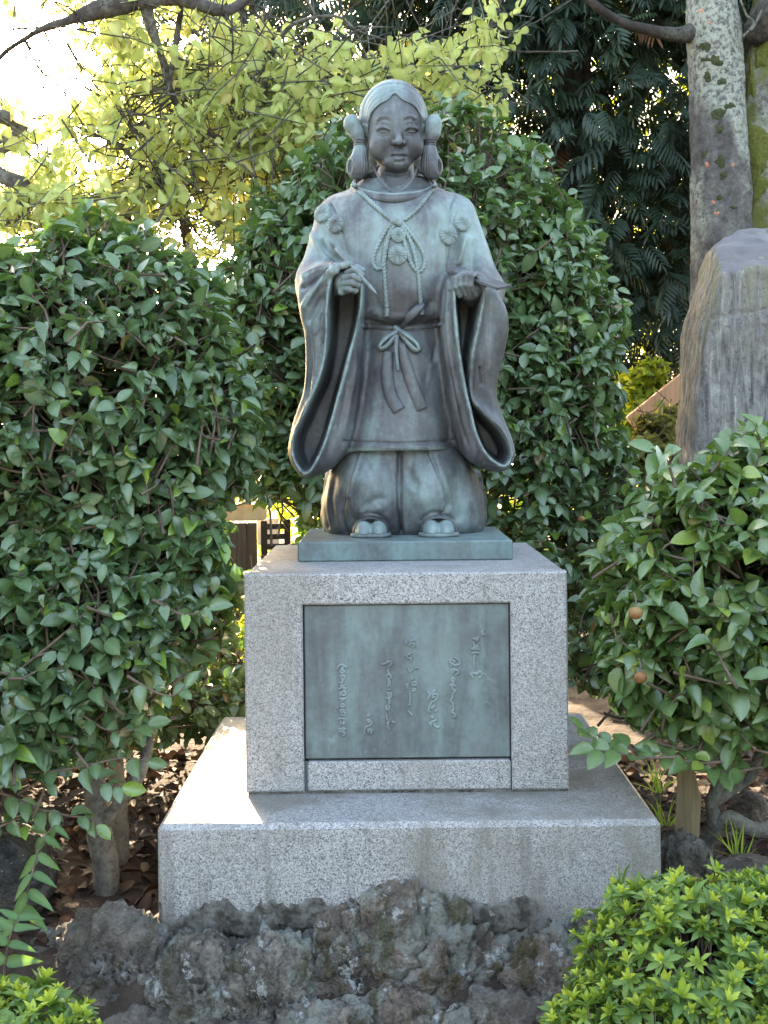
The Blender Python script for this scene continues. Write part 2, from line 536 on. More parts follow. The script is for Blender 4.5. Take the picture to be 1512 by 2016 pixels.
def leafmat(name, c1, c2, young, rough=0.32, trans=0.25, tcol=None, spec=0.5, veins=True, young_at=0.93, dead=(0.22, 0.09, 0.035), dead_at=0.985):
    """thin leaf: two greens by leaf, a few young and a few dead leaves, light passing through"""
    m = NT(name)
    r = m.attr('leaf_rand')
    col = m.ramp(r, [(0.0, c1), (0.55, c2), (young_at - 0.01, c2), (young_at, young), (dead_at - 0.004, young), (dead_at, dead)])
    col = m.mix(m.ramp(m.noise(14, 4), [(0.35, 0.0), (0.75, 0.35)]), col, tuple(0.55 * a for a in c1))
    mid = m.attr('leaf_mid')
    col = m.mix(m.math('MULTIPLY', mid, 0.40), col, tuple(min(1, a * 1.9 + 0.02) for a in c2))
    m.set(col, m.ramp(m.noise(40, 3), [(0.3, rough * 0.85), (0.7, rough * 1.25)]), 0.0, spec)
    tr = m.n('ShaderNodeBsdfTranslucent')
    t = m.mix(0.75, col, tcol, 'MIX') if tcol else col
    m.link(t, tr.inputs['Color'])
    ms = m.n('ShaderNodeMixShader'); ms.inputs[0].default_value = trans
    m.link(m.b.outputs[0], ms.inputs[1]); m.link(tr.outputs[0], ms.inputs[2])
    m.link(ms.outputs[0], m.out.inputs['Surface'])
    return m.m
# ------------------------------------------------------------------ granite pedestal
MX = 0.055                                  # the monument's centre line
SLAB_TOP, BLOCK_TOP, PLATE_TOP = 0.573, 1.119, 1.173
G_BLOCK = granite('granite block', 0.42, (0.38, 0.365, 0.35))
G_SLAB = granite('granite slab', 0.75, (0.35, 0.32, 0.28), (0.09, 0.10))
BX, SBX = 0.047, 0.046
slab = empty('granite_base_slab', (SBX, 3.33, 0.22), 'wide low grey granite slab under the plaque block, its foot set in lava rock', 'plinth')
v, f = box((SBX, 3.335, (0.20 + SLAB_TOP) / 2), (1.153, 1.10, SLAB_TOP - 0.20), 0.012)
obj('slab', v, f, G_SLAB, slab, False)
MORTAR = plain('mortar', [(0.38, (0.055, 0.048, 0.040)), (0.5, (0.13, 0.12, 0.105)), (0.62, (0.20, 0.19, 0.17))], 30, 0.95, 1.0)
block = empty('granite_plaque_block', (MX, 3.44, SLAB_TOP), 'upright speckled grey granite block carrying the bronze plaque, standing on the wide slab', 'plinth')
# block in four stones round the plaque recess: left, right, top, sill, and the core behind
bx0, bx1, by0, by1 = BX - 0.40, BX + 0.40, 3.02, 3.86
pl0, pl1 = P(597, 1345, 3.02).x, P(1006, 1345, 3.02).x
pz0, pz1 = P(800, 1496, 3.02).z, P(800, 1189, 3.02).z
zb = SLAB_TOP + 0.006
v, f = box((BX, 3.46, (zb + BLOCK_TOP) / 2), (0.80, 0.80, BLOCK_TOP - zb), 0.006)
obj('core_stone', v, f, G_BLOCK, block, False)
zs = pz0 - 0.003
def face_stone(name, x0, x1, z0, z1, y0=3.02, bev=0.004):
    v, f = box(((x0 + x1) / 2, (y0 + 3.058) / 2, (z0 + z1) / 2), (x1 - x0, 3.058 - y0, z1 - z0), bev)
    return obj(name, v, f, G_BLOCK, block, False)
mb = MB()                                     # the arch-shaped facing: one stone with the recess cut in it
o_ = [(bx0, zb), (pl0, zb), (pl0, pz1), (pl1, pz1), (pl1, zb), (bx1, zb), (bx1, BLOCK_TOP), (bx0, BLOCK_TOP)]
fr = [(x, 3.02, z) for x, z in o_]; bk = [(x, 3.0595, z) for x, z in o_]
def inset(pts, d):
    n = len(pts); out = []
    for i in range(n):
        a, b, c = np.array(pts[i - 1]), np.array(pts[i]), np.array(pts[(i + 1) % n])
        e1 = (b - a) / np.linalg.norm(b - a); e2 = (c - b) / np.linalg.norm(c - b)
        n1 = np.array((-e1[1], e1[0])); n2 = np.array((-e2[1], e2[0]))
        out.append(tuple(b + d * (n1 + n2)))
    return out
fi = [(x, 3.016, z) for x, z in inset(o_, 0.0045)]
V_ = fi + fr + bk
n8 = 8
Fq = [(0, 1, 2, 7), (7, 2, 3, 6), (3, 4, 5, 6)]
for i in range(n8):
    j = (i + 1) % n8
    Fq.append((i, n8 + i, n8 + j, j)); Fq.append((n8 + i, 2 * n8 + i, 2 * n8 + j, n8 + j))
mb.add(V_, Fq)
mb.build('facing_stone', G_BLOCK, block, False)
face_stone('sill_stone', pl0 + 0.0085, pl1 - 0.002, zb + 0.001, zs, 3.019)
v, f = box((BX, 3.44, SLAB_TOP + 0.0035), (0.792, 0.832, 0.007), 0.0)
obj('mortar_bed', v, f, MORTAR, block, False)
v, f = box((pl0 + 0.0043, 3.045, (zb + zs) / 2), (0.0082, 0.03, zs - zb - 0.002), 0.0)
obj('mortar_joint', v, f, plain('blue grey sealant', [(0.3, (0.10, 0.125, 0.135)), (0.8, (0.15, 0.175, 0.18))], 30, 0.7, 0.2), block, False)

# ------------------------------------------------------------------ bronze plaque with its written verse
BZ_PLAQUE = bronze('plaque bronze', 0.56, (0.070, 0.077, 0.083), (0.118, 0.140, 0.145), (0.225, 0.315, 0.308), [(0.06, 0, 0.25, 0.10, 0.10), (-0.18, 0, 0.1, 0.12, 0.06), (0.08, 0, 0.33, 0.15, 0.07)])
PQ = 3.029
plaque = empty('bronze_plaque', ((pl0 + pl1) / 2, PQ + 0.01, pz0), 'rectangular green bronze plaque with a raised handwritten verse let into the granite block', 'plaque')
v, f = box(((pl0 + pl1) / 2 + 0.0005, PQ + 0.014, (pz0 + pz1) / 2), (pl1 - pl0 - 0.006, 0.028, pz1 - pz0 - 0.005), 0.002)
obj('plate', v, f, BZ_PLAQUE, plaque, False)
BZ_INK = bronze('lettering bronze', 0.62, (0.095, 0.103, 0.108), (0.165, 0.188, 0.193), (0.28, 0.37, 0.365))
# brush strokes, column by column, in two pixel frames: (origin u, v, pixels per photo pixel)
FB, FA = (790, 1230, 8.4), (640, 1280, 9.45)
CHARS = [
 (FB, [[(1175,215),(1215,235),(1290,200)],[(1290,200),(1250,260),(1225,262)],[(1200,280),(1205,340),(1265,345),(1280,280)],[(1160,410),(1210,375),(1295,375)],[(1165,412),(1230,400),(1300,415)],[(1170,480),(1225,455),(1295,480)]]),
 (FB, [[(1370,80),(1338,120),(1355,175),(1382,140)]]),
 (FB, [[(1215,490),(1200,580),(1205,660),(1230,725)]]),
 (FB, [[(1130,830),(1175,795),(1240,810),(1300,775),(1335,810),(1320,860),(1275,880)],[(1150,800),(1170,850),(1195,890)]]),
 (FB, [[(770,590),(830,560),(800,620),(840,650),(810,690)],[(830,560),(860,600),(900,590)],[(870,600),(860,660),(930,665),(970,630),(930,570),(870,545)]]),
 (FB, [[(830,820),(825,770),(870,740),(930,760),(935,800),(890,830)],[(845,800),(885,768)]]),
 (FB, [[(860,870),(830,920),(850,950),(880,920),(860,870)],[(800,1015),(850,970),(880,1010),(910,1000)]]),
 (FB, [[(850,970),(845,1060),(895,1090),(860,1130),(835,1180)],[(855,1180),(830,1230),(820,1270),(860,1310),(850,1360),(870,1400)]]),
 (FB, [[(870,1400),(835,1440),(870,1470),(895,1490),(880,1530),(860,1500)]]),
 (FB, [[(430,1110),(480,1150),(440,1230)],[(460,1100),(470,1190)],[(570,1070),(500,1140)],[(500,1160),(580,1140),(605,1190),(570,1240),(500,1280)],[(510,1170),(530,1210),(570,1180)]]),
 (FB, [[(500,1280),(475,1340),(450,1420),(480,1450)],[(480,1390),(550,1330),(500,1400)],[(590,1400),(560,1440)]]),
 (FB, [[(520,1490),(500,1540),(540,1530)],[(455,1650),(500,1610),(590,1570)],[(500,1610),(490,1680)],[(540,1620),(560,1680),(620,1690),(630,1660)]]),
 (FB, [[(50,290),(90,280),(80,345)],[(150,280),(190,255),(225,262)],[(130,340),(180,310),(225,330),(200,370),(150,350)]]),
 (FB, [[(60,520),(110,500),(180,460)],[(80,520),(120,560),(170,510)],[(140,550),(165,560),(155,615)]]),
 (FB, [[(100,700),(130,760),(145,800)],[(150,730),(180,760),(150,790)],[(230,705),(260,722),(280,705)]]),
 (FB, [[(200,870),(180,905),(160,910)],[(80,960),(90,1020),(120,970),(90,1050),(130,1040)],[(180,950),(240,950),(240,1000),(190,1000),(180,950)],[(190,1060),(230,1060),(220,1090),(180,1095)]]),
 (FB, [[(145,1120),(150,1230),(140,1330),(115,1320)],[(165,1310),(140,1340)]]),
 (FB, [[(105,1420),(140,1460),(180,1490),(160,1502)]]),
 (FA, [[(1045,265),(1120,250),(1180,210),(1235,225),(1230,270),(1190,310)]]),
 (FA, [[(1185,330),(1180,370),(1150,390)],[(1150,400),(1200,420),(1150,470),(1140,520)],[(1180,450),(1225,470),(1215,530),(1150,530)]]),
 (FA, [[(1185,535),(1180,620),(1170,700)],[(1205,560),(1208,680)],[(1160,740),(1200,730)]]),
 (FA, [[(1140,800),(1210,800),(1235,830),(1200,890),(1120,890)],[(1150,830),(1200,850),(1160,880)],[(1195,892),(1195,980),(1180,1020)]]),
 (FA, [[(1180,1030),(1135,1050),(1160,1120),(1195,1060),(1180,1030)],[(1140,1180),(1150,1260),(1150,1300),(1180,1280)]]),
 (FA, [[(1150,1330),(1190,1340),(1150,1370),(1180,1410),(1140,1430)],[(1180,1430),(1190,1500)],[(1240,1330),(1280,1342),(1310,1320)]]),
 (FA, [[(770,1225),(810,1220),(850,1190)],[(780,1320),(820,1290),(840,1320),(790,1350),(870,1330),(860,1380),(780,1420),(740,1460),(730,1540),(760,1560)]]),
 (FA, [[(780,1480),(830,1460),(850,1500),(900,1470)],[(810,1480),(800,1550)],[(850,1500),(870,1540),(840,1560)]]),
 (FA, [[(240,350),(240,310),(300,270),(360,300),(400,320),(380,340)],[(290,330),(340,330),(290,370),(350,380),(340,420),(290,420),(290,380)]]),
 (FA, [[(270,480),(340,470),(360,500),(350,560)],[(290,500),(310,520),(300,550)],[(330,510),(320,600),(260,600)]]),
 (FA, [[(240,720),(290,710),(330,640)],[(270,660),(370,650)],[(300,680),(350,700),(400,710)],[(330,700),(380,740)]]),
 (FA, [[(270,760),(270,880)],[(310,770),(370,770),(370,830),(310,830),(310,770)],[(250,890),(330,910),(410,895)],[(320,910),(320,960)]]),
 (FA, [[(300,1010),(350,1000),(350,1050),(300,1050),(300,1010)],[(230,1050),(240,1090)]]),
 (FA, [[(260,1130),(320,1110),(380,1120)],[(290,1160),(340,1150),(380,1180),(330,1220),(290,1180)]]),
 (FA, [[(240,1290),(300,1270),(370,1290)],[(300,1300),(280,1380)],[(330,1310),(380,1380)],[(320,1340),(340,1400)]]),
 (FA, [[(250,1470),(320,1460),(390,1470)],[(330,1430),(340,1500)],[(250,1530),(290,1510),(370,1500)],[(310,1540),(370,1540),(360,1590),(320,1580)]]),
]
for fr_, strokes in CHARS:
    mb = MB()
    for st in strokes:
        pts = [tuple(P(fr_[0] + x / fr_[2], fr_[1] + y / fr_[2], PQ - 0.0012)) for x, y in st]
        path = catmull(pts, max(6, len(pts) * 5))
        w = 0.0030 * (0.75 + 0.45 * np.sin(np.linspace(0.5, 2.9, len(path))))
        vv, ff = tube(path, w, 6, 1.0)
        mb.add(vv, ff)
    mb.build('character', BZ_INK, plaque)

# ------------------------------------------------------------------ bronze statue
SX, SY = MX, 3.60
statue = empty('bronze_statue', (SX, SY, PLATE_TOP - 0.054), 'green bronze statue of a standing child in wide-sleeved court robes holding brush and paper', 'statue')
def S(u, v, Y):                                # photo pixel -> statue-local coordinates (for patina spots, pale and dark)
    p = P(u, v, Y) - statue.location
    return (p.x, p.y, p.z)
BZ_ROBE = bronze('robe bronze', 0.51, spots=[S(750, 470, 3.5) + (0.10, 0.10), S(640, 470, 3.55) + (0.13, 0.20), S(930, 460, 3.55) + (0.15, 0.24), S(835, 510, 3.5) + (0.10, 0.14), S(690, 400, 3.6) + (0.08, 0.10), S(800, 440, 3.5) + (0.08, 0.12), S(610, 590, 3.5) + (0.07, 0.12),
    S(720, 740, 3.5) + (0.14, -0.06), S(800, 620, 3.5) + (0.08, -0.18), S(620, 880, 3.5) + (0.16, -0.10), S(960, 880, 3.5) + (0.16, -0.08), S(680, 760, 3.5) + (0.12, -0.16), S(900, 760, 3.5) + (0.12, -0.14)])  # negative amounts darken waist, skirt sides and sleeve bottoms
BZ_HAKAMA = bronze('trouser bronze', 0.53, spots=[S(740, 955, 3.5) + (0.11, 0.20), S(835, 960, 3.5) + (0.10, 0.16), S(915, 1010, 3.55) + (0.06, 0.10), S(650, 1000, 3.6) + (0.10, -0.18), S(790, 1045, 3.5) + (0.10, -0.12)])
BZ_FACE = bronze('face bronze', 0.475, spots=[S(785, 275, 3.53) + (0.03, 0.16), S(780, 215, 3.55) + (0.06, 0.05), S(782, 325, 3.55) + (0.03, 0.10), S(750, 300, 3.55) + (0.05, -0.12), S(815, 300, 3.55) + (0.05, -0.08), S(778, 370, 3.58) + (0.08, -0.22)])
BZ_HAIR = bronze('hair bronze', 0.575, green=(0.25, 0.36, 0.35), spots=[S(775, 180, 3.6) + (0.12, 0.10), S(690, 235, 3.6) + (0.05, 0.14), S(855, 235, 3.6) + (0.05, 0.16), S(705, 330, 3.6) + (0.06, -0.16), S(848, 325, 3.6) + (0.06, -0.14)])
BZ_TRIM = bronze('trim bronze', 0.64)
BZ_DARK = bronze('dark bronze', 0.44)
BZ_PALE = bronze('pale patina', 0.76)
BZ_BASE = bronze('base bronze', 0.60, mid=(0.125, 0.16, 0.16), green=(0.21, 0.33, 0.318))
v, f = box((MX - .003, 3.565, PLATE_TOP - 0.027), (0.585, 0.51, 0.054), 0.004)
obj('base_plate', v, f, BZ_BASE, statue, False)

# --- robe: torso, skirt, arms and hanging sleeves as one cast skin
def build_robe():
    g = Grid((P(560, 900, 3.5).x, 3.385, P(800, 950, 3.5).z), (P(1022, 900, 3.5).x, 3.86, P(780, 338, 3.65).z), 0.0035)
    rows = [(886, 676, 893, .185), (830, 684, 888, .176), (760, 694, 882, .166), (690, 705, 872, .152), (648, 715, 864, .140), (632, 708, 868, .155), (600, 694, 880, .168),
            (540, 662, 904, .172), (480, 642, 914, .165), (430, 640, 912, .148), (404, 648, 902, .126), (392, 656, 893, .110), (380, 672, 882, .086), (366, 694, 862, .068), (352, 712, 842, .060)]
    CY = 3.655
    z, cx, a, b, cy = [], [], [], [], []
    for vv, l, r, d in rows:
        p, q = P(l, vv, CY), P(r, vv, CY)
        z.append((p.z + q.z) / 2); cx.append((p.x + q.x) / 2); a.append((q.x - p.x) / 2); b.append(d); cy.append(CY + (.02 if vv < 385 else 0))
    d = g.stack(z, cx, cy, a, b, 2.25)
    k = .03
    for (sh, el, wr, r1, r2, r3) in (((668, 432), (630, 555), (676, 550), .070, .066, .036), ((893, 430), (948, 572), (925, 566), .070, .062, .034)):
        arm = g.chain([P(*sh, 3.655), P(*el, 3.60), P(*wr, 3.455)], [r1, r2, r3], 0.03)
        d = smin(d, arm, k)
    sleeves = [
      ([(700,530),(660,522),(622,530),(597,552),(588,582),(592,620),(601,660),(604,720),(598,770),(581,820),(571,870),(574,905),(590,930),(610,938),(642,930),(668,908),(688,870),(700,820),(710,760),(715,690),(717,620),(716,565),(710,538)],
       [(688,529),(662,538),(650,570),(646,620),(644,670),(634,732),(604,805),(583,850),(577,880),(583,908),(600,929),(618,914),(640,864),(662,787),(685,704),(702,642),(710,592),(706,548)]),
      ([(890,538),(868,578),(866,640),(874,720),(885,800),(897,860),(916,902),(948,920),(983,927),(1003,914),(1010,888),(1003,855),(986,815),(976,775),(981,735),(992,690),(999,655),(998,622),(985,592),(965,566),(930,545)],
       [(906,545),(895,580),(898,640),(904,690),(913,740),(923,790),(938,850),(958,893),(987,915),(1001,905),(1004,885),(986,846),(951,812),(927,780),(927,712),(938,650),(947,600),(948,572),(934,550)])]
    holes = []
    for side, (O, H) in enumerate(sleeves):
        Yb, Yl = 3.52, 3.45
        O3 = catmull([P(u, v_, Yb) for u, v_ in O], 90, True)
        H3 = catmull([P(u, v_, Yl) for u, v_ in H], 90, True)
        dO, dH = g.poly(O3), g.poly(H3)
        # the bag leans back towards its foot, the lip stands out in front of it
        zt, z0 = P(800, 520, 3.5).z, P(800, 935, 3.5).z
        tt = (g.Z - z0) / (zt - z0)
        lean = 0.020 * np.sin(np.clip(tt, 0, 1) * 5.0)
        yb = 3.555 + lean * 0.5
        bag = extrude(dO, g.Y, yb, 0.115, 0.05)
        lipc = 3.50 + lean
        lip = extrude(dH - 0.0075, g.Y, lipc, 0.088, 0.010)
        sl = smin(bag, lip, 0.022)
        d = smin(d, sl, 0.034)
        depth = np.maximum(g.Y - (lipc - 0.088), 0)
        hole = np.maximum(dH + 0.10 * depth, np.maximum(g.Y - 3.615, -(g.Y - 3.30)))
        holes.append(hole)
    for hole in holes: d = smax(d, -hole, 0.004)
    v, q = nets(g, d)
    v = relax(v, q, 2)
    folds = [
      # right arm (picture left)
      ([(628, 470), (645, 500), (680, 518)], 7, -.012, .15), ([(612, 455), (632, 490), (662, 515)], 7, .008, .2), ([(650, 470), (672, 500), (692, 516)], 5, .006, .2),
      ([(592, 548), (625, 532), (665, 524), (690, 520)], 5, .008, .1), ([(596, 610), (612, 580), (638, 548), (668, 528)], 6, .010, .1),
      ([(590, 570), (615, 556), (650, 532)], 5, -.007, .15), ([(604, 640), (622, 610), (640, 575)], 7, -.007, .2), ([(618, 660), (632, 640), (640, 600)], 4, .004, .2),
      ([(645, 560), (637, 590), (635, 615)], 2.5, -.006, .1), ([(634, 672), (628, 720), (620, 745)], 2.5, -.006, .1), ([(606, 660), (612, 720), (604, 790)], 6, -.004, .2), ([(622, 660), (622, 720), (612, 780)], 6, .004, .2),
      ([(650, 400), (660, 420), (676, 470), (682, 500)], 2.5, -.006, .1),
      # left arm (picture right)
      ([(905, 455), (893, 490), (890, 515)], 6, -.011, .15), ([(918, 460), (908, 500), (900, 525)], 6, .009, .2), ([(935, 470), (930, 510), (925, 535)], 7, -.007, .2), ([(950, 500), (948, 535), (955, 560)], 7, .005, .2), ([(880, 470), (882, 510), (884, 560)], 2.5, -.004, .1),
      ([(898, 385), (888, 410), (890, 440)], 2.5, -.006, .1), ([(945, 725), (947, 755)], 3, -.006, 0), ([(960, 690), (955, 740), (962, 790), (985, 830)], 5, -.004, .2), ([(972, 640), (966, 690), (962, 740)], 8, .004, .2),
      ([(874, 560), (872, 620), (880, 700), (895, 780)], 3, -.006, .1), ([(884, 560), (880, 640), (888, 720), (905, 800)], 3.5, .005, .1), ([(884, 575), (880, 612)], 3, -.008, 0),
      # medial faces of the sleeves
      ([(690, 720), (678, 790), (664, 860)], 4, -.004, .2), ([(702, 700), (690, 790), (676, 860)], 4, .004, .2), ([(893, 760), (905, 830), (925, 890)], 4, -.004, .2),
      # chest and skirt
      ([(710, 410), (706, 480), (707, 560)], 3, -.003, .15), ([(855, 480), (868, 430)], 8, -.004, .2), ([(840, 420), (830, 470)], 8, .004, .3), ([(735, 560), (742, 600), (760, 625)], 8, -.004, .3), ([(850, 590), (838, 620)], 7, -.005, .2),
      ([(716, 632), (760, 642), (790, 644), (830, 642), (864, 634)], 6, -.010, 0), ([(722, 612), (770, 624), (815, 624), (858, 612)], 8, .006, .1), ([(770, 655), (800, 652)], 10, -.004, .2),
      ([(862, 665), (858, 690), (850, 720)], 6, -.006, .2), ([(722, 660), (726, 690)], 6, -.005, .2), ([(735, 665), (722, 740), (712, 800)], 8, -.003, .3), ([(845, 720), (842, 760), (835, 800)], 9, -.004, .3), ([(850, 680), (848, 730), (838, 780)], 5, .003, .3),
      ([(676, 868), (740, 871), (787, 873), (840, 871), (893, 868)], 2.2, -.0055, 0), ([(676, 879), (787, 881), (893, 878)], 4, .003, 0), ([(884, 790), (886, 866)], 2.5, -.005, 0),
    ]
    folds = [(a_[0], a_[1] * (.85 if i_ < 13 else 1), a_[2] * (1.45 if i_ < 21 else 1.1)) + tuple(a_[3:]) for i_, a_ in enumerate(folds)]
    v = sculpt(v, q, folds)
    wob = fbm(v * 9.0, 3, 0.5, seed=3) * 0.0022
    v = v + vnormals(v, q) * wob[:, None]
    lips = []
    for O, H in sleeves:
        c = catmull(H, 90, True); cen = c.mean(0)
        out_ = c + unit_(c - cen) * 3.5
        lips.append(np.concatenate([out_, out_[:1]]))
    lips += [[(676, 884), (740, 887), (787, 889), (840, 887), (893, 884)], [(596, 606), (612, 578), (638, 546), (668, 526)], [(592, 546), (625, 530), (665, 522), (690, 518)]]
    return v, q, stroke_mask(v, q, lips, 4.0)
def unit_(a): return a / np.linalg.norm(a, axis=1)[:, None]
robe_v, robe_q, robe_w = build_robe()
obj('robe', robe_v, robe_q, BZ_ROBE, statue, attr={'wear': robe_w})
def bvh(v, q): return BVHTree.FromPolygons([Vector(p) for p in v], q.tolist())
ROBE = bvh(robe_v, robe_q)
CAM = Vector((0, 0, CAMZ))
def hit(tree, u, v, lift=0.0):
    d = (P(u, v, 3.5) - CAM).normalized()
    p, n, i, dist = tree.ray_cast(CAM, d)
    if p is None: return P(u, v, 3.5), Vector((0, -1, 0))
    if n.dot(d) > 0: n = -n
    return p - d * lift, n

# --- trousers
def build_hakama():
    g = Grid((P(618, 900, 3.6).x, 3.42, PLATE_TOP - 0.004), (P(970, 900, 3.6).x, 3.87, P(780, 862, 3.6).z), 0.0040)
    CY = 3.665
    rows = [(1056, 656, 936, .120), (1040, 643, 948, .145), (1005, 635, 953, .160), (960, 640, 946, .160), (915, 656, 926, .155), (866, 690, 884, .150)]
    z, cx, a, b, cy = [], [], [], [], []
    for vv, l, r, d_ in rows:
        p, q = P(l, vv, CY), P(r, vv, CY)
        z.append((p.z + q.z) / 2); cx.append((p.x + q.x) / 2); a.append((q.x - p.x) / 2); b.append(d_); cy.append(CY)
    d = g.stack(z, cx, cy, a, b, 2.6)
    for u, v_, rx, rz in ((732, 965, .088, .120), (842, 965, .086, .120)):
        c = P(u, v_, 3.575)
        d = smin(d, g.ell(c, (rx, .105, rz)), 0.022)
    for u, v_, rx, rz in ((728, 1004, .080, .056), (846, 1002, .080, .056)):
        d = smin(d, g.ell(P(u, v_, 3.60), (rx, .105, rz)), 0.03)
    # side flaps standing at the back
    for u0, u1 in ((650, 646), (938, 943)):
        d = smin(d, g.chain([P(u0, 935, 3.70), P(u1, 985, 3.71), P(u1, 1015, 3.71), P(u0, 1046, 3.70)], [.014, .017, .018, .018], .01), 0.02)
    d = np.maximum(d, PLATE_TOP - 0.002 - g.Z)
    v, q = nets(g, d)
    v = relax(v, q, 1)
    v = sculpt(v, q, [
      ([(787, 884), (787, 930), (787, 980), (790, 1050)], 4, -.020, 0), ([(706, 884), (690, 930), (676, 980), (672, 1020), (684, 1052)], 4, -.012, .03), ([(712, 886), (698, 930), (684, 985)], 4, .006, .1),
      ([(845, 886), (868, 940), (882, 985), (882, 1000), (868, 1020)], 4, -.012, .05), ([(838, 890), (860, 940), (874, 985)], 4, .005, .1),
      ([(712, 1010), (728, 992), (748, 984), (766, 984)], 9, -.010, .3), ([(738, 1004), (758, 998)], 9, .005, .3), ([(796, 915), (810, 942), (826, 964)], 9, -.008, .35), ([(800, 950), (815, 975)], 8, .003, .3),
      ([(700, 1000), (700, 1030), (710, 1040)], 8, -.004, .2), ([(945, 940), (950, 1000), (946, 1040)], 3, -.006, .1), ([(642, 945), (638, 1000), (648, 1044)], 3, -.006, .1),
      ([(720, 950)], 20, .006), ([(835, 985)], 20, .006), ([(905, 900), (925, 950), (930, 1010)], 7, .005, .2), ([(890, 930), (905, 990), (905, 1030)], 8, -.006, .2), ([(660, 930), (652, 990), (660, 1040)], 6, -.006, .2),
      ([(694, 1030), (715, 1014), (745, 1014), (766, 1034)], 5, -.006, .1), ([(826, 1030), (845, 1012), (870, 1012), (900, 1030)], 5, -.006, .1)])
    v = v + vnormals(v, q) * (fbm(v * 10, 3, seed=8) * 0.002)[:, None]
    return v, q
hk_v, hk_q = build_hakama()
obj('trousers', hk_v, hk_q, BZ_HAKAMA, statue)

# --- sandals with split-toed socks
for u0 in (730, 864):
    c = P(u0, 1054, 3.465); c.z = PLATE_TOP; fy = c.y - 3.49
    mbs = MB()
    th = np.linspace(0, 2 * math.pi, 40, endpoint=False)
    ring = np.stack([0.058 * np.cos(th), 0.105 * np.sin(th) * np.where(np.sin(th) < 0, 0.46, 0.9), 0 * th], 1)
    lv = [ring * (0.96, 0.96, 1) + (0, 0, 0.001), ring + (0, 0, 0.003), ring + (0, 0, 0.009), ring * (0.965, 0.965, 1) + (0, 0, 0.011)]
    V_ = np.concatenate(lv) + np.array(c); n = 40; Fs = [tuple(range(n - 1, -1, -1)), tuple(3 * n + i for i in range(n))]
    for L in range(3):
        for i in range(n):
            Fs.append((L * n + i, L * n + (i + 1) % n, (L + 1) * n + (i + 1) % n, (L + 1) * n + i))
    sandal = obj('sandal', V_, Fs, BZ_TRIM, statue)
    g = Grid((c.x - .07, 3.38, PLATE_TOP + .004), (c.x + .07, 3.64, PLATE_TOP + .08), 0.0024)
    strap = g.ell((c.x, 3.545 + fy, PLATE_TOP + .008), (.0555, .098, .056))
    inner = g.ell((c.x, 3.50 + fy, PLATE_TOP + .008), (.048, .085, .043))
    sv, sq = nets(g, smax(smax(strap, -np.maximum(inner, g.Y - 3.52 - fy), .004), PLATE_TOP + .0105 - g.Z, .002))
    obj('strap', sv, sq, BZ_DARK, sandal)
    toe = None
    for dx, r_ in ((-.0205, .0265), (.0205, .0265)):
        e = g.ell((c.x + dx, 3.515 + fy, PLATE_TOP + .008), (r_, .072, .040))
        toe = e if toe is None else smin(toe, e, .010)
    tv, tq = nets(g, smax(toe, PLATE_TOP + .0105 - g.Z, .002))
    obj('sock_toe', tv, tq, BZ_PALE, sandal)

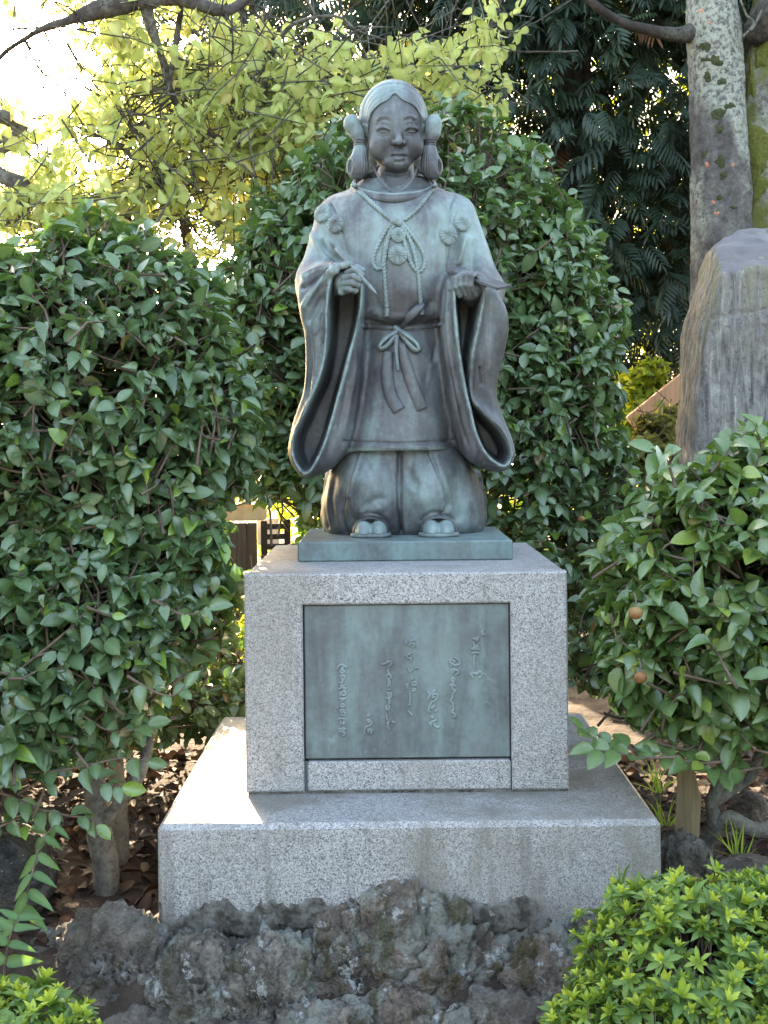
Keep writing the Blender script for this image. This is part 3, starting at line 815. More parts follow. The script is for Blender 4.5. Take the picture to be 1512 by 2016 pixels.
# --- head
def build_head():
    g = Grid((P(712, 250, 3.6).x, 3.49, P(780, 392, 3.6).z), (P(846, 250, 3.6).x, 3.80, P(780, 165, 3.6).z), 0.0021)
    d = g.ell(P(776, 236, 3.665), (.092, .112, .104))
    face = g.ell(P(778, 266, 3.648), (.0795, .098, .098))
    d = smin(d, face, .03)
    for u, v_, r_ in ((750, 288, .0365), (811, 288, .0365)): d = smin(d, g.ell(P(u, v_, 3.598), (r_ * .95, r_, r_ * 1.1)), .03)
    d = smin(d, g.ell(P(782, 322, 3.590), (.038, .034, .024)), .022)                       # chin
    d = smin(d, g.chain([P(782, 240, 3.566), P(784, 262, 3.552), P(785, 278, 3.538)], [.0070, .0085, .0110], .006), .012)
    for u in (775, 796): d = smin(d, g.ell(P(u, 281, 3.551), (.0078, .010, .0078)), .006)    # nostril wings
    d = smin(d, g.ell(P(785, 303, 3.568), (.024, .016, .016)), .018)                       # muzzle
    for u in (752, 811): d = smax(d, -g.ell(P(u, 255, 3.523), (.026, .030, .013)), .014)     # sockets
    for u, v_ in ((754, 257), (810, 256)): d = smin(d, g.ell(P(u, v_, 3.576), (.0205, .019, .0125)), .004)   # eyeballs and lids
    d = smin(d, g.chain([P(779, 325, 3.662), P(779, 395, 3.660)], [.054, .062], .01), .018)   # neck
    v, q = nets(g, d)
    v = relax(v, q, 1)
    v = sculpt(v, q, [
      ([(741, 238), (748, 231), (757, 229), (770, 233)], 3.0, .0032, .12), ([(793, 232), (805, 228), (813, 230), (819, 236)], 3.0, .0032, .12),
      ([(742, 242), (756, 236), (768, 239)], 2.2, -.0018, .1), ([(795, 238), (808, 235), (817, 240)], 2.2, -.0018, .1),
      ([(740, 258), (747, 252.5), (755, 251), (763, 253), (768, 257)], 1.6, .0050, .08), ([(796, 257), (802, 252), (810, 250.5), (818, 253), (824, 257)], 1.6, .0050, .08),
      ([(742, 259.5), (749, 256.5), (756, 255.8), (763, 257.6), (767, 258.8)], 2.3, -.0062, .06), ([(797, 258.5), (804, 256), (811, 255), (818, 257.2), (823, 258.6)], 2.3, -.0062, .06),
      ([(742, 260.5), (748, 262.6), (755, 263.4), (762, 262.4), (767, 260)], 1.2, -.0034, .08), ([(798, 259.8), (804, 262), (811, 262.8), (818, 261.8), (823, 259.8)], 1.2, -.0034, .08), ([(744, 264.5), (755, 266.4), (766, 263.5)], 1.5, .0026, .1), ([(798, 263.5), (809, 265.8), (821, 263.7)], 1.5, .0026, .1),
      ([(744, 266), (756, 268), (768, 264)], 2.4, -.0011, .1), ([(797, 264), (809, 267), (821, 265)], 2.4, -.0011, .1),
      ([(750, 259.3), (755, 259.0), (760, 259.2)], 2.6, .0030, 0), ([(806, 258.6), (811.5, 258.2), (817, 258.6)], 2.6, .0030, 0), ([(755.5, 259)], 1.5, -.0036), ([(812, 258.2)], 1.5, -.0036),
      ([(738, 247), (752, 244), (768, 248)], 2.2, -.0016, .1), ([(797, 247), (811, 243), (825, 247)], 2.2, -.0016, .1),
      ([(769.5, 308.0), (776, 306.2), (784.5, 306.8), (793, 306.2), (800.5, 308.0)], 1.4, -.0046, .05),
      ([(772, 304.5), (779, 301), (785, 302.5), (791, 301), (798, 304.5)], 2.0, .0026, .1), ([(774, 311), (785, 313), (797, 311)], 2.8, .0030, .12),
      ([(774, 318), (785, 319.5), (797, 318)], 3.0, -.0030, .2), ([(785, 291), (785, 297)], 2.2, -.0010, 0), ([(769, 308.5)], 2.0, -.0016), ([(801, 308.5)], 2.0, -.0016),
      ([(779.5, 287)], 1.8, -.0040), ([(791.5, 287)], 1.8, -.0040), ([(768.5, 279), (770, 285)], 1.8, -.0022, 0), ([(801.5, 279), (800, 285)], 1.8, -.0022, 0),
      ([(757, 338), (780, 343), (805, 338)], 4, -.006, .1)])
    return v, q
hv, hq = build_head()
obj('head', hv, hq, BZ_FACE, statue)

def build_hair():
    g = Grid((P(698, 250, 3.6).x, 3.52, P(780, 350, 3.6).z), (P(852, 250, 3.6).x, 3.815, P(780, 148, 3.6).z), 0.0023)
    d = g.ell(P(774.5, 237, 3.668), (.1045, .122, .1185))
    d = smin(d, g.ell(P(777, 305, 3.722), (.098, .075, .090)), .04)
    win = catmull([P(u, v_, 3.585) for u, v_ in [(777, 191), (764, 203), (746, 212), (733, 224), (727, 240), (725, 265), (727, 300), (730, 352), (826, 352), (830, 300), (831, 265), (829, 240), (823, 221), (811, 210), (792, 203)]], 80, True)
    dw = g.poly(win)
    d = smax(d, -np.maximum(dw, g.Y - 3.655), .004)
    v, q = nets(g, d)
    v = relax(v, q, 1)
    st = [([(776, 160), (777, 176), (777, 191)], 2.2, -.0048, 0)]
    for side in (-1, 1):
        edge = [(777, 190), (777 + side * 16, 203), (777 + side * 34, 212), (777 + side * 45, 226), (777 + side * 49, 250)]
        outer = [(776, 161), (776 + side * 28, 166), (776 + side * 50, 184), (776 + side * 63, 212), (776 + side * 65, 245)]
        for i in range(13):
            t = (i + 0.35) / 13
            ln = [((1 - t) * a[0] + t * b[0], (1 - t) * a[1] + t * b[1]) for a, b in zip(edge, outer)]
            st.append((ln, 1.3, -.0030 if i % 3 else -.0042, .04))
    v = sculpt(v, q, st, -0.2)
    return v, q
qv, qq = build_hair()
obj('hair', qv, qq, BZ_HAIR, statue)
# side loops of hair with their ties
for side, (bu, tu, lo, out) in enumerate((((692, 239), (709, 281), (705, 331), -1), ((854, 239), (846, 281), (849, 331), 1))):
    g = Grid((P(min(bu[0], lo[0]) - 34, 250, 3.6).x, 3.56, P(780, 366, 3.6).z), (P(max(tu[0], lo[0]) + 36, 250, 3.6).x, 3.70, P(780, 214, 3.6).z), 0.0021)
    Yh = 3.625
    up_ = g.chain([P(tu[0], 278, Yh), P(tu[0] + out * 6, 262, Yh), P(bu[0] + out * -1, 245, Yh), P(bu[0], 240, Yh)], [.0160, .0205, .0228, .0215], .012)
    low = g.chain([P(tu[0], 283, Yh), P(tu[0] + out * -1, 300, Yh), P(lo[0], 325, Yh), P(lo[0] + out * 2, 334, Yh)], [.0150, .0215, .0308, .0300], .012)
    low = smax(low, -g.ell(P(lo[0] + out * 17, 326, Yh - .028), (.0065, .022, .026)), .005)
    v, q = nets(g, smin(up_, low, .004))
    v = relax(v, q, 1)
    st = []
    for i in range(7):
        t = i / 6.0 - 0.5
        st.append(([(tu[0] + t * 14, 286), (tu[0] + t * 20, 300), (lo[0] + t * 34, 328), (lo[0] + t * 26, 348)], 1.1, -.0022, .05))
        st.append(([(tu[0] + t * 14, 276), (tu[0] + out * 5 + t * 18, 262), (bu[0] + t * 26, 240)], 1.1, -.0018, .15))
    v = sculpt(v, q, st, -0.2)
    lk = obj('hair_loop', v, q, BZ_HAIR, statue)
    for k in range(3):
        c = P(tu[0], 276.5 + 4.6 * k, Yh)
        th = np.linspace(0, 2 * math.pi, 28, endpoint=False)
        ring = np.stack([c.x + .0165 * np.cos(th), c.y + .0165 * np.sin(th), c.z + 0 * th], 1)
        vv, ff = tube(ring, .0034, 8, closed=True)
        obj('hair_tie', vv, ff, BZ_DARK, lk)

# --- collars
def ring_path(rows, n=72):
    return catmull(rows, n, True)
def collar(u, half, vs_, ys, r, flat, mat, name):
    pts = []
    for k in range(16):
        th = 2 * math.pi * k / 16
        f = (1 + math.cos(th)) / 2                    # 1 at the front
        Y = ys[1] + (ys[0] - ys[1]) * f
        vv_ = vs_[1] + (vs_[0] - vs_[1]) * f ** 1.25
        pts.append(P(u + half * math.sin(th), vv_, Y))
    vv, ff = tube(ring_path(pts), r, 10, flat, closed=True)
    return obj(name, vv, ff, mat, statue)
collar(776, 81, (390.5, 350), (3.516, 3.79), .0085, 1.65, BZ_DARK, 'collar')
collar(776, 80, (382.5, 342.5), (3.514, 3.79), .0036, 1.0, BZ_TRIM, 'collar_edge')
mb = MB()
for a in ([(736, 330, 3.60), (748, 352, 3.565), (768, 374, 3.545), (782, 382, 3.54)], [(822, 328, 3.60), (813, 350, 3.565), (797, 370, 3.548), (780, 383, 3.545)]):
    path = catmull([P(*q) for q in a], 20)
    vv, ff = tube(path, .0036, 8, .7); mb.add(vv, ff)
mb.build('inner_collar', BZ_DARK, statue)
for a in ([(718, 352), (727, 342), (738, 336), (744, 326)], [(846, 352), (836, 342), (824, 336), (818, 326)]):
    path = catmull([P(u, v_, 3.655 - .02 * i) for i, (u, v_) in enumerate(a)], 16)
    vv, ff = tube(path, np.linspace(.012, .006, 16), 8, .5)
    obj('collar_wing', vv, ff, BZ_DARK, statue)

# --- cord, tassels, chrysanthemum ties
def on_robe(pts, lift, n=None):
    uv = catmull(pts, n or len(pts) * 10)
    path = [hit(ROBE, u, v_, lift)[0] for u, v_ in uv]
    p = np.array([tuple(q) for q in path])
    for _ in range(3): p[1:-1] = (p[:-2] + 2 * p[1:-1] + p[2:]) / 4
    return p
def rope(name, pts, r=.0066, n=None, parent=statue, lift=.004):
    p = on_robe(pts, lift, n)
    L = np.linalg.norm(np.diff(p, axis=0), axis=1).sum()
    m = max(12, int(L / .0016))
    s = np.linspace(0, len(p) - 1, m); i = np.minimum(s.astype(int), len(p) - 2)
    p = p[i] + (p[i + 1] - p[i]) * (s - i)[:, None]
    vv, ff = tube(p, r, 12, twist=2 * math.pi * 3 / .034)
    return obj(name, vv, ff, BZ_TRIM, parent)
cord = rope('neck_cord', [(697, 364), (712, 380), (735, 402), (760, 424), (778, 438)], .0066)
rope('neck_cord', [(857, 364), (842, 386), (825, 408), (806, 426), (786, 438)], .0056)
rope('cord_loop', [(776, 436), (762, 450), (745, 480), (734, 508), (738, 526), (750, 528), (757, 510), (762, 478), (774, 446)], .0058)
rope('cord_loop', [(790, 436), (806, 456), (826, 484), (836, 510), (832, 530), (822, 534), (810, 520), (800, 490), (788, 448)], .0058)
rope('cord_strand', [(778, 438), (762, 470), (756, 500), (757, 550), (761, 600)], .0060)
rope('cord_strand', [(788, 438), (806, 470), (816, 500), (824, 545), (828, 596)], .0060)
p, n = hit(ROBE, 781, 436, .008)
g = Grid((p.x - .03, p.y - .03, p.z - .03), (p.x + .03, p.y + .03, p.z + .03), .0022)
kv, kq = nets(g, smin(smin(g.ell((p.x - .006, p.y, p.z), (.014, .011, .011)), g.ell((p.x + .009, p.y, p.z - .002), (.011, .010, .013)), .003), g.ell((p.x, p.y - .003, p.z + .006), (.010, .009, .006)), .003))
obj('cord_knot', kv, kq, BZ_TRIM, statue)
for u, v_ in ((761, 606), (829, 602)):
    a = hit(ROBE, u, v_ - 6, .003)[0]; b = hit(ROBE, u + 1, v_ + 17, .003)[0]
    path = catmull([a, a.lerp(b, .12), a.lerp(b, .25), a.lerp(b, .33), a.lerp(b, .45), a.lerp(b, .75), b], 30)
    vv, ff = tube(path, np.interp(np.linspace(0, 1, 30), [0, .12, .25, .33, .45, .8, 1], [.0075, .0110, .0110, .0075, .0100, .0125, .0115]), 14, .7)
    obj('tassel', vv, ff, BZ_TRIM, statue)
def medallion(u, v_, r_px, name='chrysanthemum_tie'):
    p, n = hit(ROBE, u, v_, 0.0)
    ns = [hit(ROBE, u + dx, v_ + dy)[1] for dx in (-12, 0, 12) for dy in (-12, 0, 12)]
    n = sum(ns, Vector()).normalized()
    r = r_px * p.y / F
    K, M = 96, 14
    th = np.arange(K) * 2 * math.pi / K
    rr = np.linspace(0.0, 1.0, M)
    jit = fbm(np.stack([np.cos(th) * 4 + u, np.sin(th) * 4, 0 * th], 1), 3, seed=5)
    V_ = []
    for m_, q in enumerate(rr):
        pet = np.abs(np.sin(th * 9 + jit * 0.9)) ** 0.6
        h = .0115 * (1 - .35 * q ** 4) + .0046 * pet * min(1, q * 3) * (1 - .15 * q) + (.0035 if q < .10 else 0)
        rad = r * q * (1 + .03 * jit * q)
        V_.append(np.stack([rad * np.cos(th), rad * np.sin(th), h], 1))
    V_.append(np.stack([r * 1.01 * np.cos(th), r * 1.01 * np.sin(th), 0 * th - .012], 1))
    V_ = np.concatenate(V_)
    z = n; x = z.orthogonal().normalized(); y = z.cross(x)
    Mx = np.array([x, y, z])
    V_ = V_ @ Mx + np.array(p)
    Fs = [(m_ * K + i, m_ * K + (i + 1) % K, (m_ + 1) * K + (i + 1) % K, (m_ + 1) * K + i) for m_ in range(M) for i in range(K)]
    return obj(name, V_, Fs, BZ_TRIM, statue)
for a in ((637, 422, 19), (663, 442, 18.5), (908, 439, 19), (881, 464, 19), (784, 464, 15), (783, 503, 19)): medallion(*a)

# --- belt with bow
def ribbon(name, pts, w, th, lift, mat=BZ_TRIM, tree=ROBE, n=24, wobble=0.0, tilt=None):
    """flat band laid along picture points on the robe; pts may carry their own extra lift"""
    uv = catmull([q[:2] for q in pts], n)
    ex = np.interp(np.linspace(0, 1, n), np.linspace(0, 1, len(pts)), [q[2] if len(q) > 2 else 0 for q in pts])
    ww = np.interp(np.linspace(0, 1, n), np.linspace(0, 1, len(w)), w) if isinstance(w, (list, tuple)) else np.full(n, w)
    C = np.array([tuple(hit(tree, u, v_, lift + e)[0]) for (u, v_), e in zip(uv, ex)])
    for _ in range(2): C[1:-1] = (C[:-2] + 2 * C[1:-1] + C[2:]) / 4
    t = np.gradient(C, axis=0); t /= np.linalg.norm(t, axis=1)[:, None]
    nn = np.tile(np.array((0.0, -1, 0)), (n, 1)); nn -= (nn * t).sum(1)[:, None] * t; nn /= np.linalg.norm(nn, axis=1)[:, None]
    if tilt is not None:
        b0 = np.cross(t, nn)
        an = np.interp(np.linspace(0, 1, n), np.linspace(0, 1, len(tilt)), tilt)[:, None]
        nn = nn * np.cos(an) + b0 * np.sin(an)
    b = np.cross(t, nn)
    V_, Fs = [], []
    prof = [(-1, -.5), (-.9, .5), (0, .62), (.9, .5), (1, -.5), (0, -.5)]
    for i in range(n):
        for (x, y) in prof: V_.append(C[i] + b[i] * x * ww[i] + nn[i] * y * th)
    k = len(prof)
    for i in range(n - 1):
        for j in range(k): Fs.append((i * k + j, i * k + (j + 1) % k, (i + 1) * k + (j + 1) % k, (i + 1) * k + j))
    Fs.append(tuple(range(k - 1, -1, -1))); Fs.append(tuple((n - 1) * k + j for j in range(k)))
    return obj(name, V_, Fs, mat, statue)
ribbon('belt', [(712, 640), (735, 642), (760, 645), (787, 646), (815, 645), (845, 642), (868, 638)], .0085, .008, .002, BZ_DARK, n=60)
ribbon('belt_tail', [(765, 692, .004), (762, 730, .002), (768, 775, .001), (786, 808, .001)], [.014, .0185, .019, .019], .007, .004, BZ_ROBE)
ribbon('belt_tail', [(790, 676, .008), (800, 720, .004), (815, 765, .002), (832, 806, .001)], [.010, .017, .018, .018], .007, .005, BZ_ROBE)
ribbon('belt_tail', [(781, 660, .010), (780, 690, .010), (784, 730, .006)], [.007, .006, .004], .006, .006)
ribbon('bow_loop', [(782, 652, .012), (762, 662, .022), (746, 680, .020), (752, 688, .010), (768, 676, .012), (782, 654, .010)], [.006, .010, .011, .011, .009, .006], .005, .008, tilt=[.5, .9, 1.2, 1.2, .9, .5], n=36)
ribbon('bow_loop', [(786, 650, .012), (806, 662, .022), (822, 676, .020), (826, 690, .014), (812, 686, .010), (786, 654, .010)], [.006, .010, .011, .011, .009, .006], .005, .008, tilt=[-.5, -.9, -1.2, -1.2, -.9, -.5], n=36)
ribbon('belt_end', [(834, 600, .016), (822, 608, .016), (806, 624, .010), (788, 646, .006)], [.006, .013, .012, .005], .006, .006, BZ_DARK, tilt=[.6, .3, -.2, 0])
p, n = hit(ROBE, 783, 651, .012)
g = Grid((p.x - .025, p.y - .025, p.z - .025), (p.x + .025, p.y + .025, p.z + .025), .0021)
kv, kq = nets(g, smin(g.ell(p, (.0105, .011, .012)), g.cap((p.x - .008, p.y, p.z + .010), (p.x + .010, p.y - .003, p.z - .008), .006, .007), .004))
obj('bow_knot', kv, kq, BZ_TRIM, statue)

# --- hands, brush and paper strip
def hand_mesh(fn, lo, hi, name, mat=BZ_ROBE):
    g = Grid(lo, hi, .0019)
    v, q = nets(g, fn(g)); v = relax(v, q, 1)
    return obj(name, v, q, mat, statue)
def brush_hand(g):
    d = g.ell(P(686, 553, 3.430), (.026, .028, .031))
    d = smin(d, g.cap(P(678, 556, 3.43), P(662, 560, 3.52), .028, .032), .02)
    fing = [([(684, 536, 3.402), (700, 531, 3.378), (713, 541, 3.372), (713, 547, 3.385)], [.0095, .0088, .0080, .0072]),
            ([(678, 547, 3.398), (696, 544, 3.370), (711, 551, 3.368), (709, 556, 3.388)], [.0095, .0088, .0080, .0072]),
            ([(677, 558, 3.398), (693, 557, 3.370), (707, 562, 3.372), (704, 566, 3.392)], [.0092, .0084, .0076, .0070]),
            ([(678, 568, 3.402), (690, 569, 3.380), (701, 572, 3.382), (698, 575, 3.396)], [.0085, .0078, .0070, .0062]),
            ([(690, 534, 3.418), (703, 527, 3.400), (714, 532, 3.388)], [.0115, .0098, .0080])]
    for pts, rad in fing:
        d = smin(d, g.chain([P(*q) for q in pts], rad, .003), .0018)
    d = smin(d, g.ell(P(673, 575, 3.415), (.012, .012, .010)), .008)
    return d
hand_mesh(brush_hand, (P(642, 560, 3.4).x, 3.345, P(690, 600, 3.4).z), (P(726, 560, 3.4).x, 3.55, P(690, 512, 3.4).z), 'hand', BZ_TRIM)
def paper_hand(g):
    d = g.ell(P(925, 568, 3.432), (.034, .032, .024))
    d = smin(d, g.cap(P(925, 570, 3.44), P(930, 582, 3.52), .030, .032), .02)
    for i, (u, dv) in enumerate(((897, 4), (907.5, 0), (918, -1), (928, 1))):
        pts = [P(u + 8, 578 + dv, 3.405), P(u - 1, 561 + dv, 3.378), P(u + 1, 543 + dv, 3.376), P(u + 10, 537 + dv, 3.398)]
        d = smin(d, g.chain(pts, [.0078, .0074, .0070, .0062], .003), .0012)
    d = smin(d, g.chain([P(944, 572, 3.43), P(955, 556, 3.41), P(944, 545, 3.405)], [.0120, .0108, .0085], .003), .005)
    return d
hand_mesh(paper_hand, (P(880, 560, 3.4).x, 3.345, P(920, 612, 3.4).z), (P(972, 560, 3.4).x, 3.55, P(920, 520, 3.4).z), 'hand', BZ_ROBE)
a, b = P(661, 489, 3.432), P(742, 579, 3.325)
path = np.array([tuple(a.lerp(b, t)) for t in (0, .01, .02, .25, .5, .80, .81, .825, .90, .96, 1.0)])
vv, ff = tube(path, [.003, .0048, .0052, .0052, .0052, .0052, .0044, .0056, .0050, .0028, .0006], 12)
obj('writing_brush', vv, ff, BZ_TRIM, statue)
A, B_ = P(877, 531, 3.46), P(979, 569, 3.335)
C_ = P(1007, 564, 3.395)
w_ = C_ - B_
D_ = A + w_
nrm = (B_ - A).cross(w_).normalized() * .0035
V_ = [A + nrm, B_ + nrm, C_ + nrm, D_ + nrm, A - nrm, B_ - nrm, C_ - nrm, D_ - nrm]
obj('paper_strip', [tuple(q) for q in V_], [(0, 1, 2, 3), (7, 6, 5, 4), (0, 4, 5, 1), (1, 5, 6, 2), (2, 6, 7, 3), (3, 7, 4, 0)], BZ_DARK, statue, False)
# ------------------------------------------------------------------ ground
def ground_z(x, y):
    x = np.asarray(x, dtype=np.float64); y = np.asarray(y, dtype=np.float64)
    t = np.clip((y - 2.30) / 0.42, 0, 1); t = t * t * (3 - 2 * t)
    far = np.clip((y - 9) / 30, 0, 1)
    p = np.stack([x, y, 0 * x], -1)
    return t * (0.275 + 0.03 * fbm(p * 2.1, 4, seed=21) + 0.05 * far) + 0.006 * fbm(p * 14, 3, seed=22) * t
def axis(lo, hi, fine0, fine1, step):
    a = np.arange(fine0, fine1 + 1e-6, step)
    l = fine0 - np.geomspace(step * 2, fine0 - lo, 26)[::-1]; h = fine1 + np.geomspace(step * 2, hi - fine1, 26)
    return np.concatenate([l, a, h])
gx, gy = axis(-400, 400, -2.2, 2.2, 0.035), axis(-400, 400, 2.0, 6.0, 0.035)
GX, GY = np.meshgrid(gx, gy, indexing='ij')
V_ = np.stack([GX, GY, ground_z(GX, GY)], -1).reshape(-1, 3)
nx_, ny_ = len(gx), len(gy)
I_, J_ = np.meshgrid(np.arange(nx_ - 1), np.arange(ny_ - 1), indexing='ij')
Q_ = np.stack([I_ * ny_ + J_, (I_ + 1) * ny_ + J_, (I_ + 1) * ny_ + J_ + 1, I_ * ny_ + J_ + 1], -1).reshape(-1, 4)
m = NT('garden soil')
a = m.noise(7, 8, 0.7); b = m.noise(45, 6, 0.7)
soil = m.ramp(m.math('ADD', m.math('MULTIPLY', a, .6), m.math('MULTIPLY', b, .4)), [(0.32, (0.028, 0.019, 0.014)), (0.5, (0.062, 0.043, 0.033)), (0.7, (0.115, 0.085, 0.066))])
path_c = m.ramp(b, [(0.3, (0.20, 0.185, 0.165)), (0.7, (0.34, 0.32, 0.29))])
sx = m.n('ShaderNodeSeparateXYZ'); m.link(m.co, sx.inputs[0])
isoil = m.math('MULTIPLY', m.math('SUBTRACT', m.math('ADD', sx.outputs[1], m.math('MULTIPLY', a, .3)), 2.45), 6.0, clamp=True)
m.bump(m.math('ADD', a, b), 0.8, 0.02)
SOIL = m.set(m.mix(isoil, path_c, soil), 0.95, 0, 0.2)
tag(obj('ground', V_, Q_, SOIL), kind='structure')

# ------------------------------------------------------------------ lava rocks at the foot of the slab
import bmesh
def lava_mat(name, moss=0.25, pale=0.5, dark=(0.050, 0.043, 0.038), mid=(0.235, 0.186, 0.148)):
    m = NT(name)
    a = m.noise(9, 10, 0.72); b = m.noise(60, 8, 0.75); c = m.noise(22, 8, 0.7, None, 0.6)
    h = m.math('ADD', m.math('MULTIPLY', a, .5), m.math('MULTIPLY', c, .5))
    col = m.ramp(h, [(0.40, dark), (0.50, mid), (0.61, tuple(2.0 * q for q in mid))])
    col = m.mix(m.ramp(m.noise(5, 5, 0.6), [(0.48, 0.0), (0.62, 0.5)]), col, (0.165, 0.128, 0.105))
    col = m.mix(m.ramp(m.noise(6.5, 8, 0.68, m.mapping((1, 1, 1), (3.1, 0, 0))), [(0.51, 0.0), (0.565, pale)]), col, (0.35, 0.36, 0.31))
    col = m.mix(m.ramp(m.noise(14, 9, 0.75, m.mapping((1, 1, 1), (0, 7.7, 0))), [(0.565, 0.0), (0.60, min(1, pale * 1.3))]), col, (0.62, 0.62, 0.58))
    col = m.mix(m.ramp(m.noise(8, 6, 0.65, m.mapping((1.6, 1.6, 0.5), (0, 0, 5.0))), [(0.52, 0.0), (0.58, moss)]), col, (0.085, 0.070, 0.020))
    sp = m.ramp(m.voro(85), [(0.0, 1.0), (0.10, 1.0), (0.16, 0.0)])
    col = m.mix(m.math('MULTIPLY', sp, m.ramp(m.noise(11, 3), [(0.52, 0), (0.6, 0.8)])), col, (0.52, 0.50, 0.45))
    m.bump(m.math('ADD', m.math('MULTIPLY', b, .6), m.math('ADD', c, m.math('MULTIPLY', m.voro(120), .35))), 1.0, 0.03)
    return m.set(col, 0.9, 0, 0.25)
LAVA = [lava_mat('lava rock', .7, .75), lava_mat('dark lava rock', .3, .25, (0.048, 0.039, 0.033), (0.182, 0.150, 0.126)), lava_mat('lichened lava rock', .5, .95, (0.060, 0.051, 0.042), (0.236, 0.203, 0.168))]
def boulder(name, c, r, sub, seed, mat, label, cat='rock', group=None, amp=0.13, rough=0.020, pits=0.8, flat=0.0):
    bm = bmesh.new(); bmesh.ops.create_icosphere(bm, subdivisions=sub, radius=1.0)
    v = np.array([tuple(q.co) for q in bm.verts]); f = np.array([[q.index for q in t.verts] for t in bm.faces]); bm.free()
    n = v.copy()
    r = np.array(r); s = float(r.mean())
    p = v * r / s
    # blocky, cracked and pitted
    wp = p * 2.6 + seed * 1.7 + .35 * np.stack([fbm(p * 3 + k, 2, seed=seed + 40 + k) for k in (0, 1, 2)], 1)
    f1, f2, cv = worley(wp, seed); g1, g2, gv = worley(wp * 2.9 + 3, seed + 2)
    d = amp * fbm(p * 1.5 + seed * 3.1, 3, seed=seed) + 0.35 * amp * fbm(p * 4.2 + seed, 3, seed=seed + 9, ridge=True)
    crack = np.abs(vnoise(p * 2.3 + 5 + 0.25 * fbm(p * 5, 2, seed=seed + 3)[:, None], seed + 5)); d -= 0.16 * np.exp(-(crack / 0.045) ** 2) * pits
    d += rough * fbm(p * 11, 4, 0.6, seed=seed + 20, ridge=True)
    d += pits * (.085 * cv * np.clip((f2 - f1) * 3, 0, 1) - .09 * np.exp(-((f2 - f1) / .07) ** 2) + .022 * gv * np.clip((g2 - g1) * 3, 0, 1) - .020 * np.exp(-((g2 - g1) / .08) ** 2))
    hole = vnoise(p * 9, seed + 31); d -= 0.07 * pits * np.clip(hole - 0.35, 0, 1)
    v = v * (1 + d)[:, None] * r + np.array(c)
    o = obj(name, v, f, mat, None, True, (c[0], c[1], c[2] - r[2]))
    return tag(o, label, cat, group)
def B(u, v, Y, r, **k): return tuple(P(u, v, Y)), r
RK = [
  ('lava_rock', P(775, 2016, 2.81), (.325, .20, .308), 7, 6, LAVA[0], 'broad brown lava boulder with moss streaks rising against the middle of the granite slab'),
  ('lava_rock', P(535, 2010, 2.70), (.120, .13, .195), 6, 11, LAVA[2], 'knobbly lava rock with white lichen blotches left of the broad brown boulder'),
  ('lava_rock', P(392, 2000, 2.70), (.112, .12, .170), 6, 17, LAVA[2], 'pale green lichened lava rock below the left corner of the granite slab'),
  ('lava_rock', P(232, 1965, 2.79), (.165, .14, .195), 6, 23, LAVA[1], 'dark grey cracked lava rock beside the fern and the lichened rock'),
  ('lava_rock', P(112, 1945, 2.82), (.120, .11, .130), 5, 29, LAVA[1], 'low black lava rock under the fern leaflets'),
  ('lava_rock', P(1085, 2030, 2.72), (.150, .13, .205), 6, 37, LAVA[0], 'cracked brown lava rock next to the large azalea'),
  ('lava_rock', P(1190, 2005, 2.80), (.120, .12, .155), 5, 38, LAVA[0], 'brown lava rock half hidden by the large azalea'),
  ('lava_rock', P(650, 2085, 2.56), (.150, .11, .115), 6, 41, LAVA[2], 'jagged lichened lava rock in front of the broad boulder'),
  ('lava_rock', P(915, 2095, 2.57), (.160, .11, .115), 6, 47, LAVA[0], 'low brown lava rock in front of the broad boulder, towards the azalea'),
  ('lava_rock', P(455, 2095, 2.57), (.130, .10, .095), 5, 48, LAVA[1], 'low dark lava rock in front of the lichened rocks'),
  ('lava_rock', P(300, 2085, 2.60), (.140, .10, .100), 5, 49, LAVA[1], 'low dark lava rock between the small azalea and the lichened rocks'),
  ('lava_rock', P(1020, 2080, 2.60), (.140, .12, .140), 5, 50, LAVA[1], 'dark lava rock in front of the cracked brown rock beside the large azalea'),
  ('lava_rock', P(780, 2090, 2.62), (.140, .12, .140), 6, 51, LAVA[0], 'brown lava rock in front of the middle of the broad boulder'),
  ('lava_rock', P(1340, 1710, 2.98), (.075, .10, .085), 5, 43, LAVA[1], 'black rough lava rock between slab corner and wooden stake'),
]
for i, (nm, c, r, sub, seed, mt, lab) in enumerate(RK):
    boulder(nm, tuple(c), r, sub, seed, mt, lab, group='lava rocks set along the foot of the slab')
MOSSY = lava_mat('mossy boulder stone', .3, .15, (0.02, 0.022, 0.024), (0.06, 0.062, 0.06))
boulder('boulder', tuple(P(5, 1725, 3.02)), (.125, .12, .125), 5, 53, MOSSY, 'smooth dark round boulder behind the fern under the left camellia', amp=.08, rough=.015, pits=.1)
TAN = lava_mat('pale brown stone', .1, .2, (0.09, 0.07, 0.058), (0.21, 0.165, 0.135))
boulder('stone', tuple(P(1472, 1590, 3.35)), (.050, .05, .042), 5, 59, TAN, 'small pale brown stone behind the crooked bare stem', amp=.16, rough=.04)
boulder('stone', tuple(P(1470, 1712, 2.95)), (.085, .07, .028), 5, 61, TAN, 'flat buff stone at the back of the large azalea', amp=.10, rough=.02, pits=.2)
# mortar smeared along the joint of slab and rocks
path = catmull([P(u, v_, 2.79) for u, v_ in ((318, 1826), (400, 1816), (480, 1806), (560, 1800), (800, 1800), (1000, 1806), (1060, 1822), (1150, 1832), (1250, 1836))], 140)
vv, ff = tube(path, .026, 16, 1.0); vv = np.array(vv)
nz_ = fbm(vv * 16, 4, seed=71); cen = np.repeat(path, 16, axis=0)
nz_ = nz_ + .5 * fbm(vv * 60, 3, seed=72, ridge=True)
vv = cen + (vv - cen) * (1 + .75 * nz_)[:, None] * np.array((1, .40, 1.25))
obj('mortar_seam', vv, ff, MORTAR, slab)

